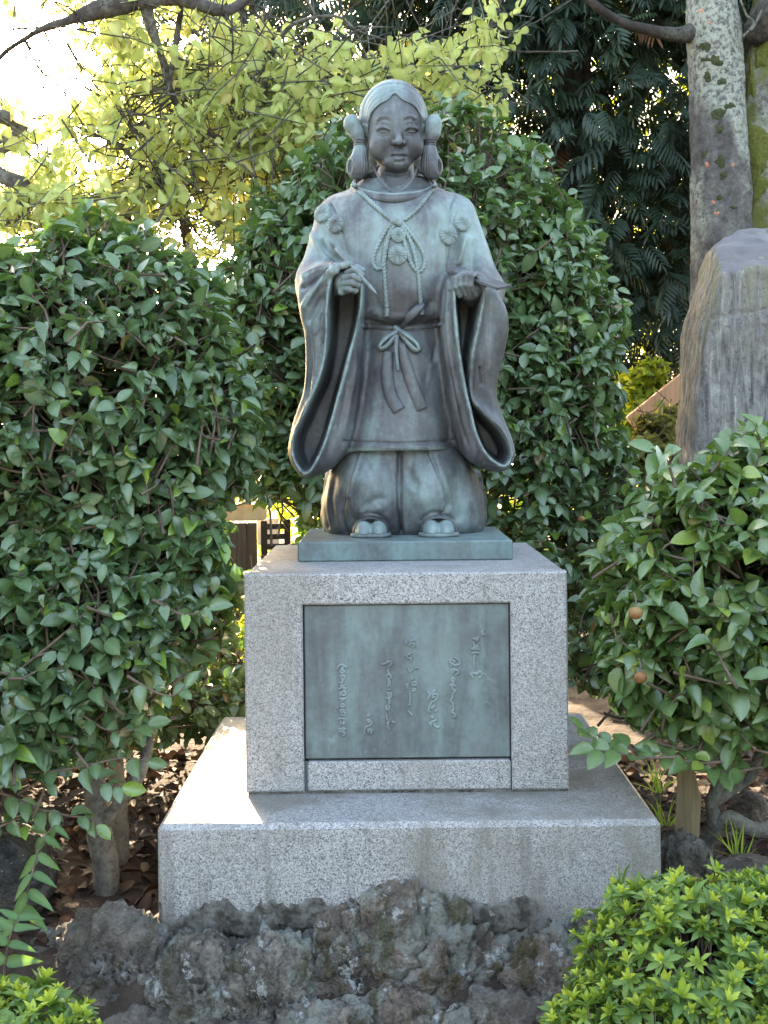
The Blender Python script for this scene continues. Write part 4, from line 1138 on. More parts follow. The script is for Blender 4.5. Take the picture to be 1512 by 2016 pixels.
# ------------------------------------------------------------------ right-hand stone stele, tree trunk, plank, stake
def streak_mat(name):
    m = NT(name)
    st = m.noise(8, 8, 0.68, m.mapping((4.5, 4.5, 0.5)), 0.5)
    st = m.math('ADD', m.math('MULTIPLY', st, .68), m.math('MULTIPLY', m.noise(26, 10, .78, m.mapping((1.4, 1.4, .8))), .32))
    a = m.noise(3, 6, 0.6)
    col = m.ramp(st, [(0.38, (0.070, 0.063, 0.060)), (0.47, (0.185, 0.172, 0.163)), (0.55, (0.29, 0.278, 0.25)), (0.64, (0.50, 0.50, 0.44))])
    sz = m.n('ShaderNodeSeparateXYZ'); m.link(m.co, sz.inputs[0])
    up = m.math('MULTIPLY', m.math('SUBTRACT', sz.outputs[2], 1.35), 2.2, clamp=True)
    col = m.mix(m.math('MULTIPLY', up, m.ramp(m.noise(6, 6, .6, m.mapping((3, 3, .5))), [(.42, 0), (.62, .75)])), col, (0.235, 0.225, 0.115))
    col = m.mix(m.ramp(a, [(0.45, 0.0), (0.75, 0.4)]), col, (0.16, 0.145, 0.15))
    col = m.mix(m.ramp(m.noise(55, 8, .75), [(.55, 0), (.62, .6)]), col, (.06, .055, .05))
    m.bump(m.math('ADD', m.noise(40, 8, .75), st), 0.7, 0.015)
    return m.set(col, 0.85, 0, 0.3)
def build_stele():
    Yc = 4.45
    g = Grid((P(1325, 600, 4.45).x, 4.20, 0.25), (P(1740, 600, 4.45).x, 4.72, P(1500, 405, 4.45).z), 0.011)
    out = [(1335, 1130), (1340, 980), (1346, 900), (1352, 780), (1362, 690), (1384, 600), (1408, 490), (1440, 458), (1482, 434), (1530, 425), (1620, 440), (1690, 520), (1715, 700), (1725, 1130)]
    d = extrude(g.poly([P(u, v_, Yc) for u, v_ in out]), g.Y, Yc, 0.21, 0.06)
    # a healed crack across the front
    cz = P(1440, 620, 4.25).z + (g.X - P(1440, 620, 4.25).x) * .14
    d = d + .010 * np.exp(-((g.Z - cz) / .006) ** 2) * (g.Y < 4.32)
    # the broken cap: a plane that leans back above the fracture line
    a = P(1440, 500, 4.25); 
    nrm = np.array((-0.10, -0.50, 0.86)); nrm /= np.linalg.norm(nrm)
    pl = (g.X - P(1500, 545, 4.25).x) * nrm[0] + (g.Y - 4.245) * nrm[1] + (g.Z - P(1500, 535, 4.25).z) * nrm[2]
    nzp = np.stack(np.broadcast_arrays(g.X[:, 0, 0][:, None], 0.0, g.Z[0, 0, :][None, :]), -1)
    pl = pl + (.022 * fbm(nzp * 6, 4, seed=4))[:, None, :]
    d = smax(d, pl, .006)
    v, q = nets(g, d); v = relax(v, q, 1)
    n = vnormals(v, q)
    v = v + n * (0.016 * fbm(v * 5, 4, seed=81) + .0025 * fbm(v * np.array((22, 22, 4)), 3, seed=82))[:, None]
    return v, q
stele = empty('stone_stele', (P(1530, 1000, 4.45).x, 4.45, 0.28), 'tall weathered stone stele with pale vertical streaks and a broken slanted top', 'monument')
sv, sq = build_stele()
st_o = obj('stone', sv, sq, streak_mat('streaked stele stone'), stele)
st_o.data.materials.append(plain('broken stele stone', [(.3, (.10, .09, .092)), (.5, (.165, .15, .152)), (.7, (.24, .225, .22))], 5, .8, .25))
fn_ = np.cross(sv[sq[:, 2]] - sv[sq[:, 0]], sv[sq[:, 3]] - sv[sq[:, 1]]); fn_ = fn_ / np.linalg.norm(fn_, axis=1)[:, None]
st_o.data.polygons.foreach_set('material_index', ((fn_[:, 2] > .62) & (sv[sq[:, 0], 1] < 4.62)).astype(np.int32))

def bark_mat(name, c=((0.045, 0.038, 0.036), (0.12, 0.105, 0.10), (0.22, 0.205, 0.195)), lichen=.8, green=.0):
    m = NT(name)
    a = m.noise(26, 9, .72); b = m.noise(7, 5, .6, m.mapping((1.5, 1.5, .4)))
    col = m.ramp(m.math('ADD', m.math('MULTIPLY', a, .6), m.math('MULTIPLY', b, .4)), [(.36, c[0]), (.5, c[1]), (.66, c[2])])
    lm = m.math('MULTIPLY', m.ramp(m.noise(3.2, 4, .55, m.mapping((1, 1, .5), (2, 0, 1))), [(.45, 0), (.56, 1)]), m.ramp(m.noise(42, 8, .75), [(.42, 0), (.54, lichen)]))
    col = m.mix(lm, col, (.50, .52, .43))
    if green: col = m.mix(m.ramp(m.noise(4, 6, .6), [(.42, 0), (.55, green)]), col, (.10, .105, .022))
    m.bump(m.math('ADD', a, b), .8, .02)
    return m.set(col, .9, 0, .2)
BARK_GREY = bark_mat('lichened grey bark', ((.036, .031, .030), (.098, .088, .084), (.19, .178, .168)), .55)
BARK_MOSS = bark_mat('mossy bark', lichen=.4, green=.9)
BARK_DARK = bark_mat('dark bark', ((.020, .016, .015), (.045, .036, .033), (.085, .070, .064)), .1)
BARK_PLUM = bark_mat('plum bark', ((.030, .024, .023), (.075, .060, .055), (.15, .125, .115)), .25)
BARK_TWIG = plain('twig bark', [(.3, (.075, .052, .040)), (.7, (.20, .145, .11))], 30, .85, .3)
BARK_STEM = bark_mat('camellia bark', ((.050, .045, .041), (.115, .100, .088), (.20, .18, .155)), .2)
def limb(path, rad, k=14, n=60, seed=1, bump=.12, freq=9):
    """bark-skinned limb: knotted tube"""
    p = catmull(path, n); r = np.interp(np.linspace(0, 1, n), np.linspace(0, 1, len(rad)), rad)
    v, f = tube(p, r, k)
    v = np.array(v); cen = np.repeat(p, k, axis=0)
    d = bump * fbm(v * freq, 4, seed=seed) + bump * .6 * fbm(v * freq * 3.1, 3, seed=seed + 4, ridge=True)
    return cen + (v - cen) * (1 + d)[:, None], f
trunk_tree = empty('grey_barked_tree', tuple(P(1425, 1035, 6.2))[:2] + (.28,), 'old tree with pale grey lichened trunk forking behind the stone stele', 'tree')
T1 = limb([P(1395, 1040, 6.2), P(1410, 800, 6.2), P(1422, 560, 6.2), P(1420, 350, 6.2), P(1410, 160, 6.2), P(1402, 0, 6.2), P(1396, -260, 6.2), P(1380, -700, 6.3)], [.21, .165, .155, .150, .136, .128, .118, .10], 48, 150, 5, .05, 6)
trunk_o = obj('trunk', T1[0], T1[1], BARK_GREY, trunk_tree)
T2 = limb([P(1455, 620, 6.25), P(1490, 430, 6.24), P(1500, 300, 6.25), P(1500, 160, 6.28), P(1520, 40, 6.3), P(1570, -200, 6.4), P(1640, -600, 6.6)], [.11, .105, .115, .110, .115, .11, .09], 40, 110, 9, .08, 6)
obj('trunk', T2[0], T2[1], BARK_MOSS, trunk_tree)
T3 = limb([P(1410, 30, 6.22), P(1368, 62, 6.18), P(1330, 68, 6.12), P(1280, 60, 6.05), P(1220, 42, 6.0), P(1170, 8, 5.95), P(1120, -50, 5.9), P(1050, -200, 5.9)], [.06, .05, .036, .028, .022, .020, .018, .012], 12, 60, 13, .08)
obj('limb', T3[0], T3[1], BARK_DARK, trunk_tree)
T4 = limb([P(1480, 70, 6.2), P(1520, 30, 6.1), P(1600, -80, 6.0)], [.06, .085, .07], 16, 30, 15, .1)
obj('limb', T4[0], T4[1], BARK_DARK, trunk_tree)
TB = BVHTree.FromPolygons([Vector(p) for p in T1[0]], T1[1]); TB2 = BVHTree.FromPolygons([Vector(p) for p in T2[0]], T2[1])
MOSS = plain('cushion moss', [(.3, (.026, .030, .014)), (.7, (.065, .072, .030))], 60, .95, .8)
MOSS2 = plain('olive moss', [(.3, (.055, .058, .012)), (.7, (.13, .135, .030))], 60, .95, .8)
SCAR = plain('orange bark scar', [(.3, (.36, .13, .075)), (.7, (.52, .24, .16))], 30, .8, .3)
def patch(tree, u, v_, ru, rv, mat, name, seed, h=.006):
    K, Mr = 22, 7; V_ = []; c0 = hit(tree, u, v_)[0]
    for i in range(Mr):
        q = i / (Mr - 1)
        for k in range(K):
            th = 2 * math.pi * k / K
            e = 1 + .55 * float(fbm(np.array([[math.cos(th) * 1.6 + seed, math.sin(th) * 1.6, seed]]), 3, seed=seed)[0])
            uu, vv_ = u + ru * q * e * math.cos(th), v_ + rv * q * e * math.sin(th)
            d = (P(uu, vv_, 6) - CAM).normalized()
            p, n, _, _ = tree.ray_cast(CAM, d)
            if p is None: p = CAM + d * (c0 - CAM).length
            V_.append(tuple(p - d * (h * (1 - q ** 2) ** .5 - .004 * q)))
    Fs = [(i * K + k, i * K + (k + 1) % K, (i + 1) * K + (k + 1) % K, (i + 1) * K + k) for i in range(Mr - 1) for k in range(K)]
    return obj(name, V_, Fs, mat, trunk_tree)
for i, a in enumerate([(1404, 118, 20, 12), (1388, 92, 13, 12), (1391, 152, 9, 11), (1422, 160, 9, 8), (1416, 226, 18, 12), (1438, 208, 11, 9), (1417, 254, 9, 8), (1422, 318, 12, 15), (1424, 346, 8, 9), (1386, 304, 7, 9), (1418, 388, 8, 7), (1443, 408, 8, 5)]):
    patch(TB, *a, MOSS, 'moss_patch', 30 + i)
for i, a in enumerate([(1484, 290, 34, 48), (1492, 360, 22, 40), (1478, 150, 10, 40), (1500, 110, 14, 26)]): patch(TB2, *a, MOSS2, 'moss_patch', 60 + i, .02)
for i, a in enumerate([(1381, 22, 7, 5), (1397, 45, 5, 4), (1404, 398, 6, 5), (1411, 420, 8, 6), (1444, 325, 6, 6), (1392, 322, 4, 9)]): patch(TB, *a, SCAR, 'bark_scar', 80 + i, .004)
for pts in ([(1458, 0), (1470, 30), (1484, 46), (1462, 72)], [(1500, 20), (1486, 48), (1478, 60)]):
    vv, ff = tube(catmull([P(u, v_, 6.02) for u, v_ in pts], 20), .006, 6)
    obj('vine', vv, ff, BARK_PLUM, trunk_tree)

WOOD_OR = plain('orange brown board', [(.3, (.42, .20, .10)), (.7, (.60, .33, .19))], 6, .65, .15, (8, 8, .8))
a, b = P(1245, 822, 5.6), P(1375, 718, 5.6)
x = (b - a).normalized(); yv = Vector((0, 1, 0)); zz = x.cross(yv).normalized()
M_ = Matrix((x, yv, -zz)).transposed()
v, f = box(tuple((a + b) / 2 + Vector((0, 0, -.035))), ((b - a).length, .05, .095), .004, M_)
tag(obj('wooden_board', v, f, WOOD_OR, None, False, tuple((a + b) / 2 + Vector((0, 0, -.1)))), 'slanting orange brown wooden board poking out from behind the stone stele', 'board')
vv, ff = limb([(a + b) / 2 + Vector((0.06, .06, -.03)), Vector((((a + b) / 2).x + .06, 5.68, .7)), Vector((((a + b) / 2).x + .06, 5.68, .2))], [.03, .03, .03], 8, 12, 3, .03)
post = obj('board_post', vv, ff, BARK_DARK, None, True, (((a + b) / 2).x + .06, 5.68, .2)); tag(post, 'dark round post holding up the slanting orange board', 'post')
STAKE = plain('weathered stake wood', [(.3, (.115, .082, .045)), (.55, (.21, .155, .085)), (.8, (.30, .235, .145))], 9, .85, .4, (6, 6, .5))
st = [(1334, 1515), (1364, 1510), (1374, 1560), (1381, 1578), (1377, 1640), (1368, 1725), (1338, 1725), (1329, 1636)]
fr = [P(u, v_, 3.02) for u, v_ in st]; bk = [P(u, v_, 3.02) + Vector((0.012, .045, 0)) for u, v_ in st]
n = len(st)
V_ = [tuple(q) for q in fr + bk]; Fs = [tuple(range(n - 1, -1, -1)), tuple(range(n, 2 * n))] + [(i, (i + 1) % n, n + (i + 1) % n, n + i) for i in range(n)]
tag(obj('wooden_stake', V_, Fs, STAKE, None, False, tuple(P(1352, 1725, 3.03))), 'short brown squared wooden stake driven in beside the granite slab', 'stake')

# things in the sunlit gap behind the left camellia
CRATE = plain('dark brown timber', [(.3, (.045, .030, .024)), (.7, (.105, .072, .058))], 7, .7, .2, (8, 8, .7))
crate = empty('wooden_crate', tuple(P(478, 1180, 6.0))[:2] + (.3,), 'dark brown slatted wooden crate standing behind the left camellia', 'crate')
c = P(478, 1062, 6.0)
for k in range(4):
    v, f = box((c.x - .10 + .0485 * k, 6.0, .3 + (c.z + .08 - .3) / 2), (.047, .025, c.z + .08 - .3), .003); obj('slat', v, f, CRATE, crate, False)
for k in range(6):
    v, f = box((c.x + .155, 6.10, c.z + .055 - .05 * k), (.11, .02, .028), .003, Matrix.Rotation(.25, 3, 'Z')); obj('slat', v, f, BARK_DARK, crate, False)
for dx, dy in ((-.125, .2), (.105, .0), (.21, .12)):
    v, f = box((c.x + dx, 6.0 + dy, .3 + (c.z + .09 - .3) / 2), (.03, .03, c.z + .09 - .3), .003); obj('post', v, f, BARK_DARK, crate, False)
CARD = plain('cardboard', [(.3, (.42, .29, .17)), (.7, (.58, .43, .28))], 10, .85, .1)
card = empty('cardboard_box', tuple(c + Vector((0, .1, .09))), 'open tan cardboard box with raised flaps on the brown crate', 'box')
v, f = box((c.x + .0, 6.12, c.z + .13), (.20, .18, .08), .003); obj('tray', v, f, CARD, card, False)
for (x0, z0, x1, z1, yy) in ((-.10, .16, -.04, .25, 6.02), (-.02, .165, .05, .235, 6.03), (.05, .165, .10, .21, 6.05)):
    p0 = Vector((c.x + x0, yy, c.z + z0)); w = .055
    V_ = [(c.x + x0, yy, c.z + z0), (c.x + x0 + w, yy - .02, c.z + z0), (c.x + x1 + .02, yy - .05, c.z + z1), (c.x + x1 - .03, yy + .03, c.z + z1 - .01)]
    V_ += [(a_ + .002, b_ + .004, c_ + .001) for a_, b_, c_ in V_]
    obj('flap', V_, [(0, 1, 2, 3), (7, 6, 5, 4), (0, 4, 5, 1), (1, 5, 6, 2), (2, 6, 7, 3), (3, 7, 4, 0)], CARD, card, False)
WHITE = plain('white sheet', [(.3, (.66, .66, .68)), (.7, (.80, .80, .82))], 8, .7, .05)
v, f = box(tuple(P(528, 1046, 6.3)), (.11, .012, .14), .003, Matrix.Rotation(.2, 3, 'X'))
tag(obj('white_board', v, f, WHITE, None, False, tuple(P(528, 1070, 6.3))), 'small white panel leaning beside the cardboard box', 'panel')
# ------------------------------------------------------------------ leaves
def unit(a): return a / (np.linalg.norm(a, axis=-1, keepdims=True) + 1e-9)
def leaf_shape(ts, ws, fold=.10, droop=.18, wave=0.0, side=0.0):
    """blade along +y with a midrib: returns verts, quads, midrib weight. widths are half widths for unit length"""
    V_, mid = [], []
    for t, w in zip(ts, ws):
        z = -droop * t * t
        wv = wave * math.sin(t * 9)
        V_ += [(-w + side * t * t, t, z + fold * w * 2 + wv), (side * t * t, t, z), (w + side * t * t, t, z + fold * w * 2 - wv)]
        mid += [0, 1, 0]
    Q = []
    for i in range(len(ts) - 1):
        a = 3 * i
        Q += [(a, a + 1, a + 4, a + 3), (a + 1, a + 2, a + 5, a + 4)]
    return np.array(V_), np.array(Q), np.array(mid, dtype=np.float32)
CAMELLIA = [leaf_shape((0, .10, .30, .55, .80, 1), (.012, .165, .285, .305, .205, .012), f_, d_, 0, s_) for f_, d_, s_ in ((.16, .22, .05), (.30, .10, -.08), (.06, .38, .05), (.42, .30, -.03), (.22, -.10, .10), (.55, .45, -.10))]
ROUND = [leaf_shape((0, .10, .30, .55, .82, 1), (.010, .18, .32, .31, .15, .004), f_, d_, w_, s_) for f_, d_, w_, s_ in ((.22, .30, .02, .04), (.35, .15, -.02, -.06), (.10, .45, .03, .0), (.45, .38, -.02, .05))]
SMALL = [leaf_shape((0, .35, .7, 1), (.02, .16, .17, .005), f_, d_) for f_, d_ in ((.25, .12), (.40, .25), (.15, -.08))]
TINY = [leaf_shape((0, .5, 1), (.05, .26, .01), f_, d_) for f_, d_ in ((.25, .2), (.1, .05))]

BLOCKED = [(572, 345, 1008, 1110), (482, 1075, 1120, 1560), (700, 165, 848, 350), (316, 1600, 1296, 2016)]
def pick_visible(pos, size, nrm, k, in_front=False, cell=15):
    uv = pix(pos)
    ok = (uv[:, 0] > 2) & (uv[:, 0] < 1510) & (uv[:, 1] > 2) & (uv[:, 1] < 2014) & (pos[:, 1] > 1)
    if not in_front:
        for (a, b, c, d) in BLOCKED: ok &= ~((uv[:, 0] > a) & (uv[:, 0] < c) & (uv[:, 1] > b) & (uv[:, 1] < d))
    idx = np.nonzero(ok)[0]
    order = idx[np.argsort(pos[idx, 1])]
    seen, keep = set(), []
    for i in order:
        key = (int(uv[i, 0] // cell), int(uv[i, 1] // cell))
        if key in seen: continue
        seen.add(key); keep.append(i)
    keep = np.array(keep, dtype=int)
    if len(keep) == 0: return keep
    view = unit(pos[keep] - np.array((0, 0, CAMZ)))
    sc = size[keep] / pos[keep, 1] * (0.15 + np.abs((view * nrm[keep]).sum(1)))
    return keep[np.argsort(-sc)[:k]]
def leaf_frames(d, n):
    y = unit(d); x = unit(np.cross(y, n)); z = np.cross(x, y)
    return np.stack([x, y, z], 1)                     # rows: local axes in world space
def foliage(parent, mat, pos, d, nrm, size, shapes, rnd, parts=300, part_name='leaf', bulk_name='foliage', in_front=False, cell=15):
    """a crown of leaves: the largest visible ones are objects of their own, the rest one mesh"""
    base = np.array(root_loc(parent))
    Fm = leaf_frames(d, nrm); z = Fm[:, 2]
    N = len(pos); shp = rng.integers(0, len(shapes), N)
    pick = pick_visible(pos, size, z, parts, in_front, cell) if parts else np.array([], dtype=int)
    picked = np.zeros(N, dtype=bool); picked[pick] = True
    V_, Q, A1, A2, off = [], [], [], [], 0
    for s, (lv, lq, lm) in enumerate(shapes):
        m_ = np.nonzero((shp == s) & ~picked)[0]
        if not len(m_): continue
        w = (lv[None] * size[m_, None, None]) @ Fm[m_] + pos[m_, None, :]
        V_.append(w.reshape(-1, 3)); nv = len(lv)
        Q.append((lq[None] + (np.arange(len(m_)) * nv)[:, None, None] + off).reshape(-1, 4)); off += nv * len(m_)
        A1.append(np.repeat(rnd[m_], nv)); A2.append(np.tile(lm, len(m_)))
    o = obj(bulk_name, np.concatenate(V_), np.concatenate(Q), mat, parent, True, attr={'leaf_rand': np.concatenate(A1), 'leaf_mid': np.concatenate(A2)})
    o['kind'] = 'stuff'
    cache = {}
    for i in pick:
        key = (int(shp[i]), int(rnd[i] * 24))
        if key not in cache:
            lv, lq, lm = shapes[key[0]]
            me = make_mesh(part_name, lv, lq, True); me.materials.append(mat)
            a = me.attributes.new('leaf_rand', 'FLOAT', 'POINT'); a.data.foreach_set('value', np.full(len(lv), min(.999, (key[1] + .5) / 24), dtype=np.float32))
            a = me.attributes.new('leaf_mid', 'FLOAT', 'POINT'); a.data.foreach_set('value', lm)
            cache[key] = me
        c = bpy.data.objects.new(part_name, cache[key]); COL.objects.link(c); c.parent = parent
        R3 = Fm[i]                                    # rows x,y,z
        M = Matrix(((R3[0][0], R3[1][0], R3[2][0], 0), (R3[0][1], R3[1][1], R3[2][1], 0), (R3[0][2], R3[1][2], R3[2][2], 0), (0, 0, 0, 1)))
        c.matrix_local = Matrix.Translation(Vector(pos[i] - base)) @ M @ Matrix.Scale(float(size[i]), 4)
    return o
def bulk_tubes(paths, rads, k=4):
    """many thin twigs as one mesh; paths (N,m,3), rads (N,m)"""
    paths = np.asarray(paths); N, m_, _ = paths.shape
    t = np.gradient(paths, axis=1); t = unit(t)
    ref = np.where(np.abs(t[..., 2:3]) > .85, np.array((1.0, 0, 0)), np.array((0.0, 0, 1)))
    n = unit(np.cross(t, ref)); b = np.cross(t, n)
    th = np.arange(k) * 2 * math.pi / k
    v = paths[:, :, None, :] + np.asarray(rads)[:, :, None, None] * (np.cos(th)[None, None, :, None] * n[:, :, None, :] + np.sin(th)[None, None, :, None] * b[:, :, None, :])
    v = v.reshape(-1, 3)
    I, J, K = np.meshgrid(np.arange(N), np.arange(m_ - 1), np.arange(k), indexing='ij')
    b0 = I * m_ * k + J * k
    q = np.stack([b0 + K, b0 + (K + 1) % k, b0 + k + (K + 1) % k, b0 + k + K], -1).reshape(-1, 4)
    return v, q

def bush_twigs(ells, n, depth, lump=.10, seed=0, keep=None, lumpf=3.0):
    """twig tips over a union of ellipsoids: positions and outward directions"""
    w = np.array([e[1][0] * e[1][1] + e[1][0] * e[1][2] + e[1][1] * e[1][2] for e in ells]); w = w / w.sum()
    C = np.array([tuple(e[0]) for e in ells]); Rr = np.array([e[1] for e in ells])
    pos, out = [], []
    got = 0
    while got < n:
        k = rng.choice(len(ells), n * 2, p=w)
        dr = unit(rng.normal(size=(n * 2, 3)))
        dep = 1 - np.minimum(rng.exponential(depth, n * 2), .75)
        dep = dep * (1 + lump * fbm(dr * lumpf + k[:, None] * 7.7, 3, seed=seed))
        p = C[k] + dr * Rr[k] * dep[:, None]
        ok = np.ones(len(p), dtype=bool)
        for j in range(len(ells)):
            q = np.linalg.norm((p - C[j]) / Rr[j], axis=1)
            ok &= ~((q < .62) & (k != j))
        if keep is not None: ok &= keep(p)
        p = p[ok]; o = unit(dr[ok] / Rr[k[ok]])
        pos.append(p); out.append(o); got += len(p)
    return np.concatenate(pos)[:n], np.concatenate(out)[:n]
def twig_leaves(tip, out, per, tlen, lsize, up=.30, seed=0, droop=.35, face=(.55, .55, .45), wob=.004):
    """leaves set alternately along each twig. returns leaf pos, dir, normal, size and the twig paths"""
    N = len(tip)
    td = unit(out * .75 + np.array((0, 0, up)) + rng.normal(size=(N, 3)) * .45)
    L = tlen * rng.uniform(.7, 1.3, N)
    base = tip - td * L[:, None]
    side0 = unit(np.cross(td, unit(rng.normal(size=(N, 3)))))
    side1 = np.cross(td, side0)
    P_, D_, N_, S_ = [], [], [], []
    for j in range(per):
        f = .25 + .78 * (j + rng.uniform(-.2, .2, N)) / max(1, per - 1)
        a = j * 2.4 + rng.uniform(0, .8, N)
        s = side0 * np.cos(a)[:, None] + side1 * np.sin(a)[:, None]
        d = unit(td * .55 + s * .85 + out * .15 + np.array((0, 0, -droop)) + rng.normal(size=(N, 3)) * .22)
        nn = unit(out * face[0] + np.array((0, 0, 1)) * face[1] + rng.normal(size=(N, 3)) * face[2])
        P_.append(base + td * (L * np.clip(f, 0, 1))[:, None]); D_.append(d); N_.append(nn)
        S_.append(lsize * np.clip(np.exp(rng.normal(-.04, .28, N)), .42, 1.45))
    mid = base + td * (L * .5)[:, None] + rng.normal(size=(N, 3)) * wob
    root = base - td * (L * .9)[:, None] - out * .02 + rng.normal(size=(N, 3)) * .015
    paths = np.stack([root, base, mid, tip], 1)
    return np.concatenate(P_), np.concatenate(D_), np.concatenate(N_), np.concatenate(S_), paths
def shrub_branches(parent, foot, ells, n, mat, seed, r0=.02):
    rs = np.random.default_rng(seed)
    for i in range(n):
        e = ells[i % len(ells)]; d = unit(rs.normal(size=3)); d[2] = abs(d[2]) * .8
        end = Vector(e[0]) + Vector(d * np.array(e[1]) * .62)
        f = Vector(foot)
        midp = f.lerp(end, .45) + Vector(rs.normal(size=3) * .06)
        vv, ff = limb([f, f.lerp(midp, .5) + Vector(rs.normal(size=3) * .03), midp, midp.lerp(end, .5) + Vector(rs.normal(size=3) * .05), end], [r0, r0 * .75, r0 * .55, r0 * .4, r0 * .15], 7, 26, seed + i, .12, 14)
        obj('branch', vv, ff, mat, parent)

M_CAM = leafmat('camellia leaf', (.050, .096, .046), (.100, .165, .074), (.20, .34, .035), .27, .16, (.20, .42, .03), .85, young_at=.93, dead_at=.98)
M_CAM2 = leafmat('camellia leaf far', (.052, .098, .046), (.105, .168, .074), (.21, .34, .035), .28, .18, (.20, .42, .03), .85, young_at=.945)
M_CAM3 = leafmat('paler camellia leaf', (.054, .106, .038), (.108, .180, .060), (.27, .35, .055), .26, .18, (.24, .45, .03), .85, young_at=.92)  # slightly yellower green for the right camellia
M_YEL = leafmat('yellow plum leaf', (.27, .33, .10), (.45, .50, .18), (.56, .50, .24), .48, .46, (.56, .62, .20), .35, young_at=.80, dead=(.38, .19, .07), dead_at=.965)
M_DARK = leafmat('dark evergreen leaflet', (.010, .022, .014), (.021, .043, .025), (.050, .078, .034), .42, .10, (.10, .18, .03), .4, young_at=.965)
M_AZA = leafmat('azalea leaf', (.12, .20, .030), (.30, .40, .045), (.52, .58, .080), .40, .28, (.36, .52, .04), .4, young_at=.62, dead=(.40, .30, .10), dead_at=.994)
M_AZA_D = leafmat('old azalea leaf', (.068, .135, .036), (.14, .235, .050), (.27, .37, .055), .40, .2, (.26, .42, .04), .4, young_at=.9)
M_FERN = leafmat('fern leaflet', (.030, .085, .030), (.055, .135, .045), (.12, .22, .05), .36, .25, (.25, .45, .05), .45)
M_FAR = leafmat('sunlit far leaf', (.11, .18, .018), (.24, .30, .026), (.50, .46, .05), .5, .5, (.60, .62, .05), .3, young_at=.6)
M_LIT = leafmat('fallen leaf', (.022, .012, .009), (.050, .026, .016), (.090, .052, .033), .75, .1, None, .25, young_at=.85, dead=(.26, .19, .12), dead_at=.96)

def E(u, v, Y, rx, ry, rz): return (P(u, v, Y), (rx, ry, rz))
# --- left camellia
def camellia(name, foot, ells, n, depth, per, tlen, lsize, mat, label, stem_paths, nb, seed, keep=None, parts=300, shapes=CAMELLIA, face=(.48, .72, .42), lump=.10):
    root = empty(name, foot, label, 'shrub', 'clipped camellia shrubs around the statue')
    for pts, rad in stem_paths:
        vv, ff = limb(pts, rad, 14, 50, seed, .14, 12); obj('trunk', vv, ff, BARK_STEM, root)
    tip, out = bush_twigs(ells, n, depth, lump, seed, keep)
    p, d, nn, s, paths = twig_leaves(tip, out, per, tlen, lsize, face=face)
    rd = rng.uniform(0, 1, len(p))
    foliage(root, mat, p, d, nn, s, shapes, rd, parts)
    rr = np.tile(np.array([.0042, .0032, .0024, .0012]), (len(paths), 1))
    v, q = bulk_tubes(paths, rr)
    o = obj('twig_mass', v, q, BARK_TWIG, root); o['kind'] = 'stuff'
    shrub_branches(root, Vector(stem_paths[0][0][-1]), ells, nb, BARK_STEM, seed)
    return root
lf = P(208, 1752, 3.12)
left_ells = [E(175, 845, 3.42, .50, .48, .585), E(110, 1250, 3.20, .40, .36, .36), E(-90, 830, 3.40, .45, .48, .52), E(-60, 1370, 3.05, .34, .30, .30), E(330, 1120, 3.34, .20, .26, .30)]
def gap(p):
    q = pix(p); return ~((q[:, 0] > 436) & (q[:, 0] < 590) & (q[:, 1] > 972) & (q[:, 1] < 1120))
keep_left = lambda p: gap(p) & (p[:, 2] > .66) & ~((p[:, 0] > -.60) & (p[:, 2] < .87)) & (p[:, 1] < 3.95)
camellia('camellia_shrub', (lf.x, lf.y, .27), left_ells, 5900, .19, 5, .072, .045, M_CAM,
         'big dark green camellia with a bare grey trunk, left of the statue, above the fern',
         [([(lf.x, lf.y, .25), P(206, 1690, 3.12), P(196, 1640, 3.12), P(190, 1580, 3.13), P(180, 1480, 3.18), P(175, 1350, 3.25)], [.036, .032, .030, .028, .026, .022]),
          ([P(196, 1640, 3.12), P(225, 1590, 3.10), P(262, 1545, 3.10), P(285, 1500, 3.12), P(300, 1420, 3.2)], [.016, .014, .016, .013, .010]),
          ([P(240, 1700, 3.3), P(236, 1600, 3.3), P(228, 1500, 3.3), P(230, 1380, 3.3)], [.024, .022, .02, .018])], 16, 101, keep_left)
# --- camellia behind the statue
cf = P(850, 1330, 4.85)
center_ells = [E(822, 600, 4.85, .735, .60, .80), E(850, 960, 4.80, .80, .62, .78), E(560, 700, 4.7, .32, .4, .6), E(1060, 720, 4.75, .32, .4, .65)]
camellia('camellia_shrub', (cf.x, cf.y, .27), center_ells, 6000, .15, 5, .078, .050, M_CAM2,
         'tall domed camellia directly behind the bronze statue', [([(cf.x, cf.y, .25), P(850, 1200, 4.85), P(840, 1000, 4.85), P(830, 800, 4.85)], [.05, .045, .035, .025])], 14, 102, lambda p: gap(p) & (p[:, 2] > .55))
cc_ = [o for o in bpy.data.objects if o.name.startswith('camellia_shrub')][-1]
